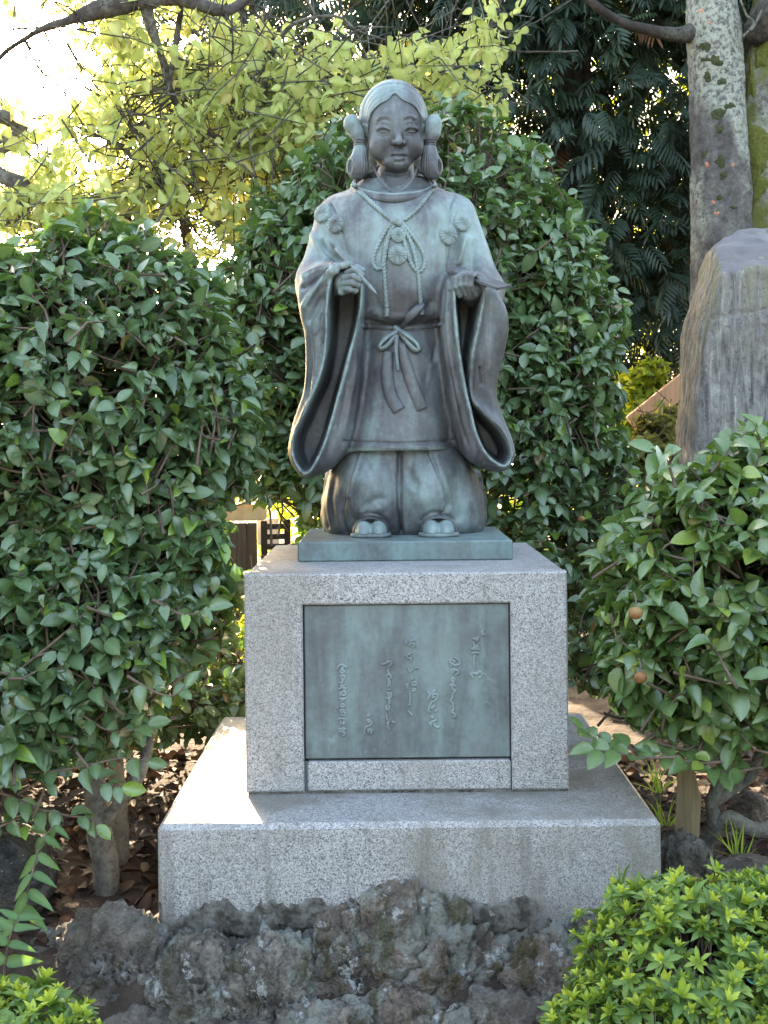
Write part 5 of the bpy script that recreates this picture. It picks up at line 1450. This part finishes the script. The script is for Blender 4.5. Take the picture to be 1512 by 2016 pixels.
# --- right camellia
rf = P(1405, 1690, 3.12)
right_ells = [E(1440, 1175, 3.05, .335, .34, .375), E(1580, 1130, 3.15, .36, .36, .40), E(1300, 1240, 3.05, .17, .22, .25)]
rc = camellia('camellia_shrub', (rf.x, rf.y, .27), right_ells, 2300, .20, 5, .075, .049, M_CAM3,
         'lighter green camellia with brown round fruits and crooked bare stems, right of the pedestal',
         [([P(1385, 1700, 3.12), P(1392, 1655, 3.1), P(1408, 1625, 3.08), P(1402, 1580, 3.08), P(1420, 1530, 3.08), P(1440, 1420, 3.08)], [.020, .017, .019, .017, .016, .012]),
          ([P(1408, 1625, 3.08), P(1435, 1608, 3.06), P(1470, 1628, 3.06), P(1512, 1636, 3.08), P(1560, 1600, 3.12), P(1580, 1500, 3.15)], [.016, .017, .018, .019, .018, .014]),
          ([P(1402, 1585, 3.08), P(1440, 1555, 3.12), P(1480, 1525, 3.14), P(1500, 1460, 3.15)], [.014, .013, .011, .009])], 12, 103, lambda p: p[:, 2] > .66)
FRUIT = plain('camellia fruit skin', [(.36, (.15, .06, .028)), (.5, (.27, .125, .045)), (.64, (.27, .20, .07))], 22, .45, .1)
def fruit(parent, p, r):
    g = Grid(np.array(p) - r * 1.4, np.array(p) + r * 1.4, r / 7)
    d = smin(g.ell(p, (r, r, r * .93)), g.ell(np.array(p) + np.array((r * .3, -r * .3, r * .1)), (r * .75, r * .75, r * .8)), r * .2)
    d = smax(d, -g.ell(np.array(p) + np.array((-.1 * r, -.6 * r, r * .95)), (r * .22,) * 3), r * .2)
    v, q = nets(g, d)
    f_ = obj('fruit', v, q, FRUIT, parent)
    vv, ff = tube(catmull([Vector(p) + Vector((0, 0, r * .8)), Vector(p) + Vector((.006, .02, r * 1.8)), Vector(p) + Vector((.01, .06, r * 2.4))], 8), .0022, 6)
    obj('stalk', vv, ff, BARK_TWIG, f_)
for u, v_, Y, r in ((1251, 1207, 2.72, .0152), (1260, 1334, 2.74, .0140)): fruit(rc, tuple(P(u, v_, Y)), r)

fruit(cc_, tuple(P(1144, 1022, 4.30)), .0125)
# --- long low sprays with young leaves under the left camellia
def spray(root, pts, n, lsize, mat, shapes=CAMELLIA, r=.004, rnd_lo=.3, rnd_hi=1.0, last=.25, hang=.2, yaw=None):
    path = catmull(pts, 24)
    vv, ff = tube(path, np.linspace(r, r * .4, 24), 6); br = obj('twig', vv, ff, BARK_TWIG, root)
    t = unit(np.gradient(path, axis=0))
    k = np.clip((np.linspace(last, 1, n) * 23).astype(int), 0, 23)
    pos = path[k]; sd = unit(np.cross(t[k], np.array((0.0, -.35, 1))))
    sg = np.where(np.arange(n) % 2 == 0, 1, -1)[:, None]
    d = unit(t[k] * .55 + sd * sg * .9 + np.array((0, -.25, -hang)) + rng.normal(size=(n, 3)) * .2)
    d[-1] = t[-1]
    nn = unit(np.array((0, -.65, .7)) + rng.normal(size=(n, 3)) * .28)
    return pos, d, nn, lsize * rng.uniform(.75, 1.2, n), rng.uniform(rnd_lo, rnd_hi, n)
lc = [o for o in bpy.data.objects if o.name == 'camellia_shrub'][0]
acc = []
for pts in ([(40, 1520), (110, 1518), (180, 1505), (245, 1492), (290, 1500)], [(60, 1590), (130, 1605), (170, 1610), (190, 1625)], [(150, 1480), (190, 1530), (215, 1545), (240, 1550)], [(0, 1560), (50, 1580), (90, 1600)],
            [(250, 1330), (300, 1360), (340, 1370), (365, 1350)], [(150, 1400), (220, 1440), (290, 1430)], [(0, 1440), (70, 1470), (130, 1465)], [(300, 1180), (360, 1210), (410, 1200)], [(-20, 1640), (20, 1620), (60, 1630)]):
    Y = rng.uniform(2.86, 3.0)
    acc.append(spray(lc, [P(u, v_, Y) for u, v_ in pts], 6, .050, M_CAM, rnd_lo=.55, rnd_hi=.975))
for pts in ([(1260, 1480), (1220, 1468), (1180, 1460), (1150, 1440)], [(1330, 1490), (1260, 1492), (1210, 1480), (1170, 1478)], [(1420, 1500), (1360, 1500), (1300, 1480)], [(1500, 1510), (1440, 1520), (1400, 1515)], [(1480, 940), (1500, 880), (1490, 850)], [(1330, 960), (1310, 900), (1290, 888)], [(1400, 930), (1440, 880), (1470, 850)]):
    Y = rng.uniform(2.80, 2.95)
    a = spray(rc, [P(u, v_, Y) for u, v_ in pts], 7, .056, M_CAM3, rnd_lo=.2, rnd_hi=.965)
    foliage(rc, M_CAM3, *a[:4], CAMELLIA, a[4], parts=0)
A_ = [np.concatenate([a[i] for a in acc]) for i in range(5)]
foliage(lc, M_CAM, A_[0], A_[1], A_[2], A_[3], CAMELLIA, A_[4], parts=0)

# --- yellow plum tree
plum = empty('plum_tree', tuple(P(-120, 1000, 5.6))[:2] + (.28,), 'plum tree with yellowing round leaves on crooked dark branches, behind the left camellia', 'tree')
def plum_limb(name, pts, rad, seed, bump=.14):
    path = [P(*q) for q in pts]
    vv, ff = limb(path, rad, 12, 70, seed, bump, 10); obj(name, vv, ff, BARK_PLUM, plum); return catmull(path, 40)
tr = []
tr.append(plum_limb('trunk', [(-130, 1300, 5.6), (-120, 1000, 5.6), (-110, 700, 5.55), (-90, 500, 5.5), (-60, 420, 5.45)], [.15, .13, .115, .10, .09], 1))
tr.append(plum_limb('limb', [(-60, 420, 5.45), (-10, 418, 5.4), (30, 408, 5.35), (52, 385, 5.3), (42, 362, 5.3), (10, 350, 5.3), (-30, 330, 5.35)], [.075, .055, .046, .040, .036, .034, .030], 2, .2))
tr.append(plum_limb('limb', [(-60, 420, 5.5), (-50, 330, 5.5), (0, 290, 5.5), (40, 268, 5.5), (30, 240, 5.45), (-10, 225, 5.4), (-60, 200, 5.4)], [.08, .055, .038, .034, .030, .026, .02], 3, .15))
tr.append(plum_limb('limb', [(-70, 300, 5.4), (-20, 140, 5.2), (60, 70, 5.1), (140, 38, 5.0), (200, 18, 5.0), (280, 2, 5.0), (350, -4, 5.0), (430, 20, 5.05), (470, 10, 5.1), (520, -40, 5.15)], [.02, .009, .010, .020, .040, .036, .030, .022, .018, .014], 4))
tr.append(plum_limb('limb', [(285, 4, 5.0), (300, 60, 5.05), (318, 110, 5.1), (330, 150, 5.15), (345, 200, 5.2), (370, 240, 5.25), (430, 270, 5.3), (500, 280, 5.35)], [.026, .020, .016, .015, .013, .012, .010, .006], 5))
tr.append(plum_limb('limb', [(335, 155, 5.15), (345, 90, 5.1), (355, 30, 5.1), (362, -30, 5.1)], [.012, .012, .011, .010], 6))
tr.append(plum_limb('limb', [(60, 398, 5.35), (120, 386, 5.35), (160, 392, 5.4), (200, 410, 5.4), (240, 440, 5.45), (260, 480, 5.5)], [.026, .016, .013, .013, .016, .018], 7))
tr.append(plum_limb('limb', [(340, 372, 5.5), (290, 340, 5.45), (240, 290, 5.4), (200, 270, 5.4)], [.014, .012, .009, .006], 8))
tr.append(plum_limb('limb', [(345, 375, 5.5), (300, 360, 5.5), (255, 357, 5.5)], [.014, .010, .006], 9))
tr.append(plum_limb('limb', [(330, 330, 5.3), (360, 340, 5.35), (365, 300, 5.35), (372, 240, 5.3)], [.008, .008, .007, .005], 10))
tr.append(plum_limb('limb', [(500, 480, 5.8), (520, 380, 5.75), (525, 280, 5.7), (520, 200, 5.6), (530, 120, 5.6), (575, 50, 5.5), (660, 32, 5.4), (700, 60, 5.4)], [.03, .022, .017, .014, .012, .010, .007, .004], 11))
tr.append(plum_limb('limb', [(380, 560, 5.7), (370, 480, 5.7), (345, 375, 5.5), (300, 310, 5.5), (260, 250, 5.5), (215, 200, 5.5)], [.03, .024, .018, .013, .009, .006], 12))
tr.append(plum_limb('limb', [(520, 250, 5.7), (580, 200, 5.7), (680, 150, 5.7), (800, 130, 5.75), (880, 140, 5.8), (940, 100, 5.8), (975, 30, 5.8), (1000, -40, 5.8)], [.016, .013, .011, .010, .009, .008, .007, .006], 13))
# leafy twigs: where the crown is thick in the photo, and the open corner where the sky burns through
def plum_points(n):
    out = []
    zones = [(.30, (160, 560, -60, 330)), (.22, (300, 620, 120, 470)), (.20, (480, 900, 60, 290)), (.06, (840, 1010, 20, 230)), (.17, (0, 300, 330, 475)), (.09, (0, 220, 190, 340)), (.07, (0, 170, -80, 30))]
    while len(out) < n:
        z = zones[rng.choice(len(zones), p=np.array([q[0] for q in zones]) / sum(q[0] for q in zones))][1]
        u, v_ = rng.uniform(z[0], z[1]), rng.uniform(z[2], z[3])
        if ((u - 95) / 120) ** 2 + ((v_ - 90) / 130) ** 2 < 1 and rng.uniform() < .93: continue
        if ((u - 120) / 150) ** 2 + ((v_ - 290) / 60) ** 2 < 1 and rng.uniform() < .75: continue
        if u > 470 and u < 900 and v_ < 60 + .10 * (u - 470) * (1 if u < 700 else .9) and rng.uniform() < .9: continue
        out.append(tuple(P(u, v_, rng.uniform(4.95, 6.3))))
    return np.array(out)
ptip = plum_points(930)
nodes = np.concatenate(tr)
pout = unit(rng.normal(size=(len(ptip), 3)) * np.array((1, .8, .7)))
p, d, nn, s, paths = twig_leaves(ptip, pout, 7, .20, .060, up=.1, droop=.75, face=(.35, .35, .75), wob=.016)
near = np.array([nodes[np.argmin(((nodes - q) ** 2).sum(1))] for q in paths[:, 0]])
dist = np.linalg.norm(near - paths[:, 0], axis=1)
link_ = paths[:, 0] * .45 + near * .55 + rng.normal(size=near.shape) * .045
far_ok = dist < .30
paths2 = np.stack([np.where(far_ok[:, None], near, paths[:, 0]), np.where(far_ok[:, None], link_, paths[:, 0]), paths[:, 0], paths[:, 1], paths[:, 2], paths[:, 3]], 1)
rr = np.tile(np.array([.0048, .0042, .0036, .0028, .0022, .0012]), (len(paths2), 1))
v, q = bulk_tubes(paths2, rr, 5)
o = obj('twig_mass', v, q, BARK_PLUM, plum); o['kind'] = 'stuff'
foliage(plum, M_YEL, p, d, nn, s, ROUND, rng.uniform(0, 1, len(p)), 300)

# --- dark evergreens with feathery fronds
def frond_shape(n=9, seed=0):
    rs = np.random.default_rng(seed); V_, Q, mid = [], [], []
    lv, lq, lm = leaf_shape((0, .4, .75, 1), (.012, .085, .075, .004), .2, .25)
    def add(pos, d, nn, sz):
        Fm = leaf_frames(np.array([d]), np.array([nn]))[0]
        w = lv * sz @ Fm + pos; b = sum(len(x) for x in V_)
        V_.append(w); Q.append(lq + b); mid.append(lm * .6)
    for i in range(n):
        t = (i + .5) / n
        c = np.array((0, t * .75, -.22 * t * t))
        for sg in (-1, 1):
            L = .42 * (1 - .55 * abs(t - .35))
            add(c, np.array((sg * .85, .55 + .3 * t, -.35 - .2 * rs.uniform())), np.array((sg * -.1, .1, 1.0)), L * rs.uniform(.85, 1.1))
    add(np.array((0, .74, -.21)), np.array((0, .8, -.5)), np.array((0, .3, 1.0)), .32)
    return np.concatenate(V_), np.concatenate(Q), np.concatenate(mid)
FROND = [frond_shape(7, 1), frond_shape(8, 2), frond_shape(6, 3)]
def evergreen(foot, ells, n, label, seed, parts, fs=.30, mat=M_DARK, keep=None, nb=8, trunk_r=.16):
    root = empty('evergreen_tree', foot, label, 'tree', 'dark evergreens behind the garden')
    top = max(e[0][2] + e[1][2] * .5 for e in ells)
    c = ells[0][0]
    vv, ff = limb([Vector(foot) - Vector((0, 0, .1)), Vector((foot[0] + .1, foot[1], foot[2] + 1)), Vector((c[0], c[1], c[2])), Vector((c[0], c[1], top))], [trunk_r, trunk_r * .85, trunk_r * .6, .04], 14, 50, seed, .08, 6)
    obj('trunk', vv, ff, BARK_DARK, root)
    tip, out = bush_twigs(ells, n, .30, .15, seed, keep)
    out = unit(out + rng.normal(size=out.shape) * .35)
    d = unit(out * np.array((1, 1, .3)) + np.array((0, 0, -.35)) + rng.normal(size=out.shape) * .25)
    nn = unit(np.array((0, 0, 1)) * .8 + out * .6 + rng.normal(size=out.shape) * .3)
    s = fs * rng.uniform(.7, 1.25, n)
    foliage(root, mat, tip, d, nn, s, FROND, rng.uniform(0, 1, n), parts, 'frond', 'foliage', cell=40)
    shrub_branches(root, Vector((c[0], c[1], max(c[2] - 1.2, 1.0))), ells, nb, BARK_DARK, seed, .05)
    return root
ef = P(1150, 1000, 7.6)
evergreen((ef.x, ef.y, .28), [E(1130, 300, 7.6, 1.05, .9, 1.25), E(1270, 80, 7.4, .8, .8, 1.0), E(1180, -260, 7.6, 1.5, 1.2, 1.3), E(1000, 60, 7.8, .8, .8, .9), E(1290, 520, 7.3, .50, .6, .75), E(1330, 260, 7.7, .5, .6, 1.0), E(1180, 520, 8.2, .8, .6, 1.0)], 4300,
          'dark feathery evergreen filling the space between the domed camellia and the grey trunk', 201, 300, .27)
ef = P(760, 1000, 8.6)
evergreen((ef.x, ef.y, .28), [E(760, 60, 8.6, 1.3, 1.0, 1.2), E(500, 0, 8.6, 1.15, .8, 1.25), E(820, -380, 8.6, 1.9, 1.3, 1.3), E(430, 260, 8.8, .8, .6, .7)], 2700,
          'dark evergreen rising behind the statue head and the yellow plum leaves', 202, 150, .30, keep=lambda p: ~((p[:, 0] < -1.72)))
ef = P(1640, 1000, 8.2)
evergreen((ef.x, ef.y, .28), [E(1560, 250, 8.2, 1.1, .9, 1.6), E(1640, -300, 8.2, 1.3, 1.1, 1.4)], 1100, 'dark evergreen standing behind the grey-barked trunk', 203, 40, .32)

# --- small plants
def small_shrub(name, foot, ells, n, lsize, mat, label, seed, parts=300, shapes=SMALL, per=6, depth=.18, tl=.05, in_front=False, cat='shrub', group=None):
    root = empty(name, foot, label, cat, group)
    tip, out = bush_twigs(ells, n, depth, .12, seed)
    p, d, nn, s, paths = twig_leaves(tip, out, per, tl, lsize)
    v, q = bulk_tubes(paths, np.tile(np.array([.003, .0024, .0018, .001]), (len(paths), 1)), 3)
    o = obj('twig_mass', v, q, BARK_TWIG, root); o['kind'] = 'stuff'
    foliage(root, mat, p, d, nn, s, shapes, rng.uniform(0, 1, len(p)), parts, in_front=in_front, cell=10)
    return root
g0 = P(440, 1330, 4.6)
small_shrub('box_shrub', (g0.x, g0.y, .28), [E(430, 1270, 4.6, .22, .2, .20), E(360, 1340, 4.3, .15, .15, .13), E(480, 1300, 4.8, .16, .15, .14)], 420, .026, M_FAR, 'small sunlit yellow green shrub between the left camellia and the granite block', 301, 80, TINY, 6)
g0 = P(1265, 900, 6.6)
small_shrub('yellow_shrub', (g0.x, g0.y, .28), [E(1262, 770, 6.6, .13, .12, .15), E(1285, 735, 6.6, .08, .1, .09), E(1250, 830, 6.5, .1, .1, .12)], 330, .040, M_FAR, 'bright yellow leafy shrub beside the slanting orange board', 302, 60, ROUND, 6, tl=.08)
M_OLIVE = leafmat('dull olive leaf', (.09, .105, .030), (.20, .20, .06), (.34, .28, .09), .5, .3, (.4, .4, .08), .3, young_at=.8)
g0 = P(1285, 960, 5.1)
small_shrub('olive_shrub', (g0.x, g0.y, .28), [E(1290, 850, 5.1, .09, .1, .10), E(1265, 905, 5.0, .10, .1, .09), E(1320, 830, 5.2, .06, .06, .08)], 220, .042, M_OLIVE, 'dull olive leafed shrub under the slanting orange board', 303, 60, ROUND, 5, tl=.07)

g0 = P(420, 1400, 4.25)
small_shrub('low_camellia', (g0.x, g0.y, .28), [E(430, 1330, 4.35, .26, .2, .20), E(330, 1370, 4.0, .22, .2, .15), E(470, 1420, 4.1, .12, .15, .12), E(140, 1340, 4.3, .38, .2, .29), E(-60, 1340, 4.2, .3, .2, .3)], 800, .042, M_CAM2, 'low dark shrub added in the gap behind the left camellia trunk, partly to shade the soil', 304, 60, CAMELLIA, 5, tl=.07)  # left clumps added to keep the sun off the soil
g0 = P(1190, 1330, 4.4)
small_shrub('low_camellia', (g0.x, g0.y, .28), [E(1190, 1270, 4.2, .15, .15, .17)], 110, .042, M_CAM2, 'low dark shrub in the gap between granite block and right camellia', 305, 40, CAMELLIA, 5, tl=.07)
# --- far leafy backdrop
ells = [((-5.6, 12.5, 1.0), (2.6, 1.0, 1.3)), ((-2.8, 12, .9), (2.2, .9, 1.5)), ((-.4, 12, 1.0), (2.0, .9, 1.9)), ((2.2, 12, 1.3), (2.2, 1.0, 2.6)), ((4.8, 12, 1.3), (2.2, 1.0, 3.2)), ((1.0, 12.6, 3.6), (2.4, 1, 2.2)), ((4.0, 12.6, 4.2), (2.6, 1, 2.6))]
tip, out = bush_twigs(ells, 3200, .25, .15, 401)
p, d, nn, s, paths = twig_leaves(tip, out, 6, .25, .13)
hedge = empty('far_hedge', (-1, 12, .28), 'sunlit yellow green hedge seen through gaps far behind the shrubs', 'hedge')
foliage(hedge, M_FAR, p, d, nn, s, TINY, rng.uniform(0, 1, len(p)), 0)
for hx in (-5, -2.5, 0, 2.5, 5):
    vv, ff = limb([Vector((hx, 12, .2)), Vector((hx + .1, 12, 1.0)), Vector((hx - .1, 12.1, 2.0))], [.08, .06, .03], 8, 16, 7, .1)
    obj('stem', vv, ff, BARK_DARK, hedge)

# --- unseen woods added behind the viewpoint, so light falls mostly from above
ells = [((x_, y_, z_), (2.4, 1.6, z_ * .95)) for x_, y_, z_ in ((-9, 0, 2.4), (-8, -5, 2.6), (-4.5, -8, 2.5), (0, -9, 2.4), (4.5, -8, 2.6), (8, -5, 2.5), (9, 0, 2.5), (-8.5, 5, 2.3), (8.5, 5, 3.0))]
tip, out = bush_twigs(ells, 2600, .2, .15, 402)
p, d, nn, s, paths = twig_leaves(tip, out, 5, .4, .42)
woods = empty('light_blocking_woods', (0, -9, 0), 'added woods behind the viewpoint, out of view, blocking low light', 'woods'); woods['kind'] = 'stuff'
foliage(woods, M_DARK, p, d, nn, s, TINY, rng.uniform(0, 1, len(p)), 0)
# --- azaleas
def azalea(foot, ells, n, label, seed, wl=.030, parts=300):
    root = empty('azalea_shrub', foot, label, 'shrub', 'clipped azaleas in front of the rocks')
    tip, out = bush_twigs(ells, n, .10, .16, seed, lumpf=5.0)
    o2 = unit(out * .75 + np.array((0, 0, .6)) + rng.normal(size=out.shape) * .42)
    # one whorl: outer spread leaves and an upright young heart
    def whorl(ns, el0, el1, sz, rs, k0):
        V_, Q, mid = [], [], []
        for i in range(ns):
            lv, lq, lm = SMALL[i % 3]
            a = 2 * math.pi * i / ns + rs.uniform(-.3, .3); el = rs.uniform(el0, el1)
            dd = np.array((math.cos(a) * math.cos(el), math.sin(a) * math.cos(el), math.sin(el)))
            nn_ = np.array((-math.cos(a) * math.sin(el), -math.sin(a) * math.sin(el), math.cos(el)))
            Fm = leaf_frames(np.array([dd]), np.array([nn_]))[0]
            b = sum(len(x) for x in V_)
            w = lv * sz * rs.uniform(.75, 1.15) @ Fm; w = w[:, [0, 2, 1]] * np.array((1, 1, 1))
            V_.append(w); Q.append(lq[:, ::-1] + b); mid.append(lm * .5)
        return np.concatenate(V_), np.concatenate(Q), np.concatenate(mid)
    rs = np.random.default_rng(seed)
    outer = [whorl(7, .05, .5, 1.0, rs, 0) for _ in range(3)]
    heart = [whorl(5, .8, 1.25, .72, rs, 0) for _ in range(3)]
    s = wl * np.clip(np.exp(rng.normal(0, .26, n)), .5, 1.6)
    ref = unit(rng.normal(size=out.shape))
    # whorl axis is local y, so it is passed as the leaf direction
    foliage(root, M_AZA_D, tip, o2, ref, s, outer, rng.uniform(0, 1, n), parts // 2, 'leaf_whorl', 'foliage', True, 18)
    r2 = np.clip(.30 + .69 * rng.uniform(0, 1, n) ** .8, 0, .99)
    foliage(root, M_AZA, tip + o2 * (.004), o2, ref, s, heart, r2, parts // 2, 'young_whorl', 'foliage', True, 18)
    base = tip - o2 * .10
    v, q = bulk_tubes(np.stack([base - out * .06, base, tip], 1), np.tile(np.array([.003, .0025, .0015]), (n, 1)), 3)
    o = obj('twig_mass', v, q, BARK_TWIG, root); o['kind'] = 'stuff'
    return root
a0 = P(1420, 2016, 2.3)
azalea((a0.x, a0.y, 0), [E(1405, 1975, 2.28, .262, .24, .215), E(1560, 1985, 2.30, .22, .24, .225), E(1290, 2090, 2.2, .185, .2, .16)], 2300, 'large clipped azalea with bright yellow green shoots in front of the slab corner', 501)
a0 = P(60, 2040, 2.3)
azalea((a0.x, a0.y, 0), [E(50, 2095, 2.25, .14, .15, .125), E(165, 2125, 2.2, .10, .10, .10), E(-60, 2080, 2.3, .14, .15, .13)], 420, 'low clipped azalea with bright shoots below the fern', 502, parts=200)
TAG = plain('turquoise plastic', [(.3, (.10, .50, .48)), (.7, (.22, .66, .62))], 30, .5, .1)
p0 = P(1484, 1934, 2.12)
vv, ff = tube(catmull([p0 + Vector((-.012, 0, .008)), p0 + Vector((-.004, -.004, .001)), p0 + Vector((.004, -.002, .004)), p0 + Vector((.010, 0, -.006)), p0 + Vector((.006, .003, -.014))], 20), [.0045] * 20, 6, .3)
tag(obj('plastic_tape', vv, ff, TAG, None, True, tuple(p0)), 'scrap of turquoise plastic tape caught in the large azalea', 'tape')

# --- holly fern
fern = empty('holly_fern', tuple(P(30, 1990, 2.75))[:2] + (.2,), 'holly fern with long glossy pointed leaflets in front of the dark boulder', 'fern')
PINNA = [leaf_shape((0, .08, .25, .5, .75, .92, 1), (.02, .13, .17, .145, .085, .03, .003), f_, d_, w_, s_) for f_, d_, w_, s_ in ((.15, .22, .008, .14), (.22, .12, -.008, .18), (.10, .3, .01, .10))]
def fern_frond(pts, n, lsize, sgn0, Y, dirs):
    path = catmull([P(u, v_, y_) for u, v_, y_ in pts], 30)
    vv, ff = tube(path, np.linspace(.0035, .0015, 30), 6); obj('frond_stalk', vv, ff, BARK_TWIG, fern)
    t = unit(np.gradient(path, axis=0)); P_, D_, N_, S_ = [], [], [], []
    for i in range(n):
        f = .12 + .86 * i / (n - 1); k = int(f * 29)
        for sg in (-1, 1):
            sd = np.array(dirs[0 if sg < 0 else 1])
            P_.append(path[k]); D_.append(unit(sd + t[k] * .35 + rng.normal(size=3) * .07)); N_.append(unit(np.array((0, -.75, .6)) + rng.normal(size=3) * .15))
            S_.append(lsize * (1.05 - .45 * f) * rng.uniform(.9, 1.1))
    return np.array(P_), np.array(D_), np.array(N_), np.array(S_)
fr1 = fern_frond([(2, 1990, 2.66), (8, 1920, 2.62), (18, 1850, 2.60), (36, 1805, 2.62)], 6, .088, 1, 2.7, [(-.9, -.1, .1), (.95, -.15, -.12)])
fr2 = fern_frond([(38, 1800, 2.70), (52, 1760, 2.66), (66, 1710, 2.65), (82, 1655, 2.68), (108, 1625, 2.74)], 6, .080, 1, 2.7, [(-.35, -.2, -.75), (.75, -.15, -.65)])
fr3 = fern_frond([(-60, 1960, 2.8), (-40, 1880, 2.8), (-10, 1830, 2.8)], 5, .09, 1, 2.7, [(-.8, -.1, .3), (.9, -.1, .25)])
A_ = [np.concatenate([a[i] for a in (fr1, fr2, fr3)]) for i in range(4)]
foliage(fern, M_FERN, *A_, PINNA, rng.uniform(0.2, .93, len(A_[0])), 60, 'leaflet', 'foliage', True, 6)

# --- leaf litter and weeds
n = 2600
lx = np.concatenate([rng.uniform(-1.6, -.45, n // 2), rng.uniform(.55, 1.8, n // 2)]); ly = rng.uniform(2.75, 4.6, n)
lz = ground_z(lx, ly) + rng.uniform(.003, .022, n)
pos = np.stack([lx, ly, lz], 1)
litter = empty('leaf_litter', (-.8, 3.3, .28), 'brown fallen leaves lying on the soil under the camellias', 'leaf litter'); 
litter['kind'] = 'stuff'
foliage(litter, M_LIT, pos, rng.normal(size=(n, 3)) * np.array((1, 1, .25)), unit(np.array((0, -.15, 1)) + rng.normal(size=(n, 3)) * .45), rng.uniform(.03, .065, n), CAMELLIA + ROUND, rng.uniform(0, 1, n), 0, bulk_name='fallen_leaves')
GRASS = leafmat('weed blade', (.12, .20, .03), (.22, .32, .05), (.40, .42, .08), .5, .3, (.35, .5, .05), .3)
BLADE = [leaf_shape((0, .4, .75, 1), (.022, .030, .018, .002), .3, .35)]
for (u, v_, Y, hgt, lab) in ((1312, 1625, 3.35, .085, 'thin grass weed beside the wooden stake'), (1455, 1700, 3.0, .10, 'pale grass weed behind the large azalea'), (1296, 1560, 3.9, .10, 'small weed tuft on the soil beyond the granite slab')):
    c = P(u, v_, Y); k = 16
    root = empty('grass_weed', tuple(c), lab, 'weed')
    dd = unit(np.array((0, 0, 1.0)) + rng.normal(size=(k, 3)) * np.array((.6, .4, .2)))
    lv, lq, lm = BLADE[0]; Fm = leaf_frames(dd, unit(rng.normal(size=(k, 3)))); sz = hgt * rng.uniform(.6, 1.2, k)
    for i in range(k):
        w = (lv * sz[i]) @ Fm[i] + np.array(c) + rng.normal(size=3) * np.array((.008, .008, 0))
        obj('blade', w, lq, GRASS, root, True, attr={'leaf_rand': np.full(len(lv), rng.uniform(0, .98)), 'leaf_mid': lm})
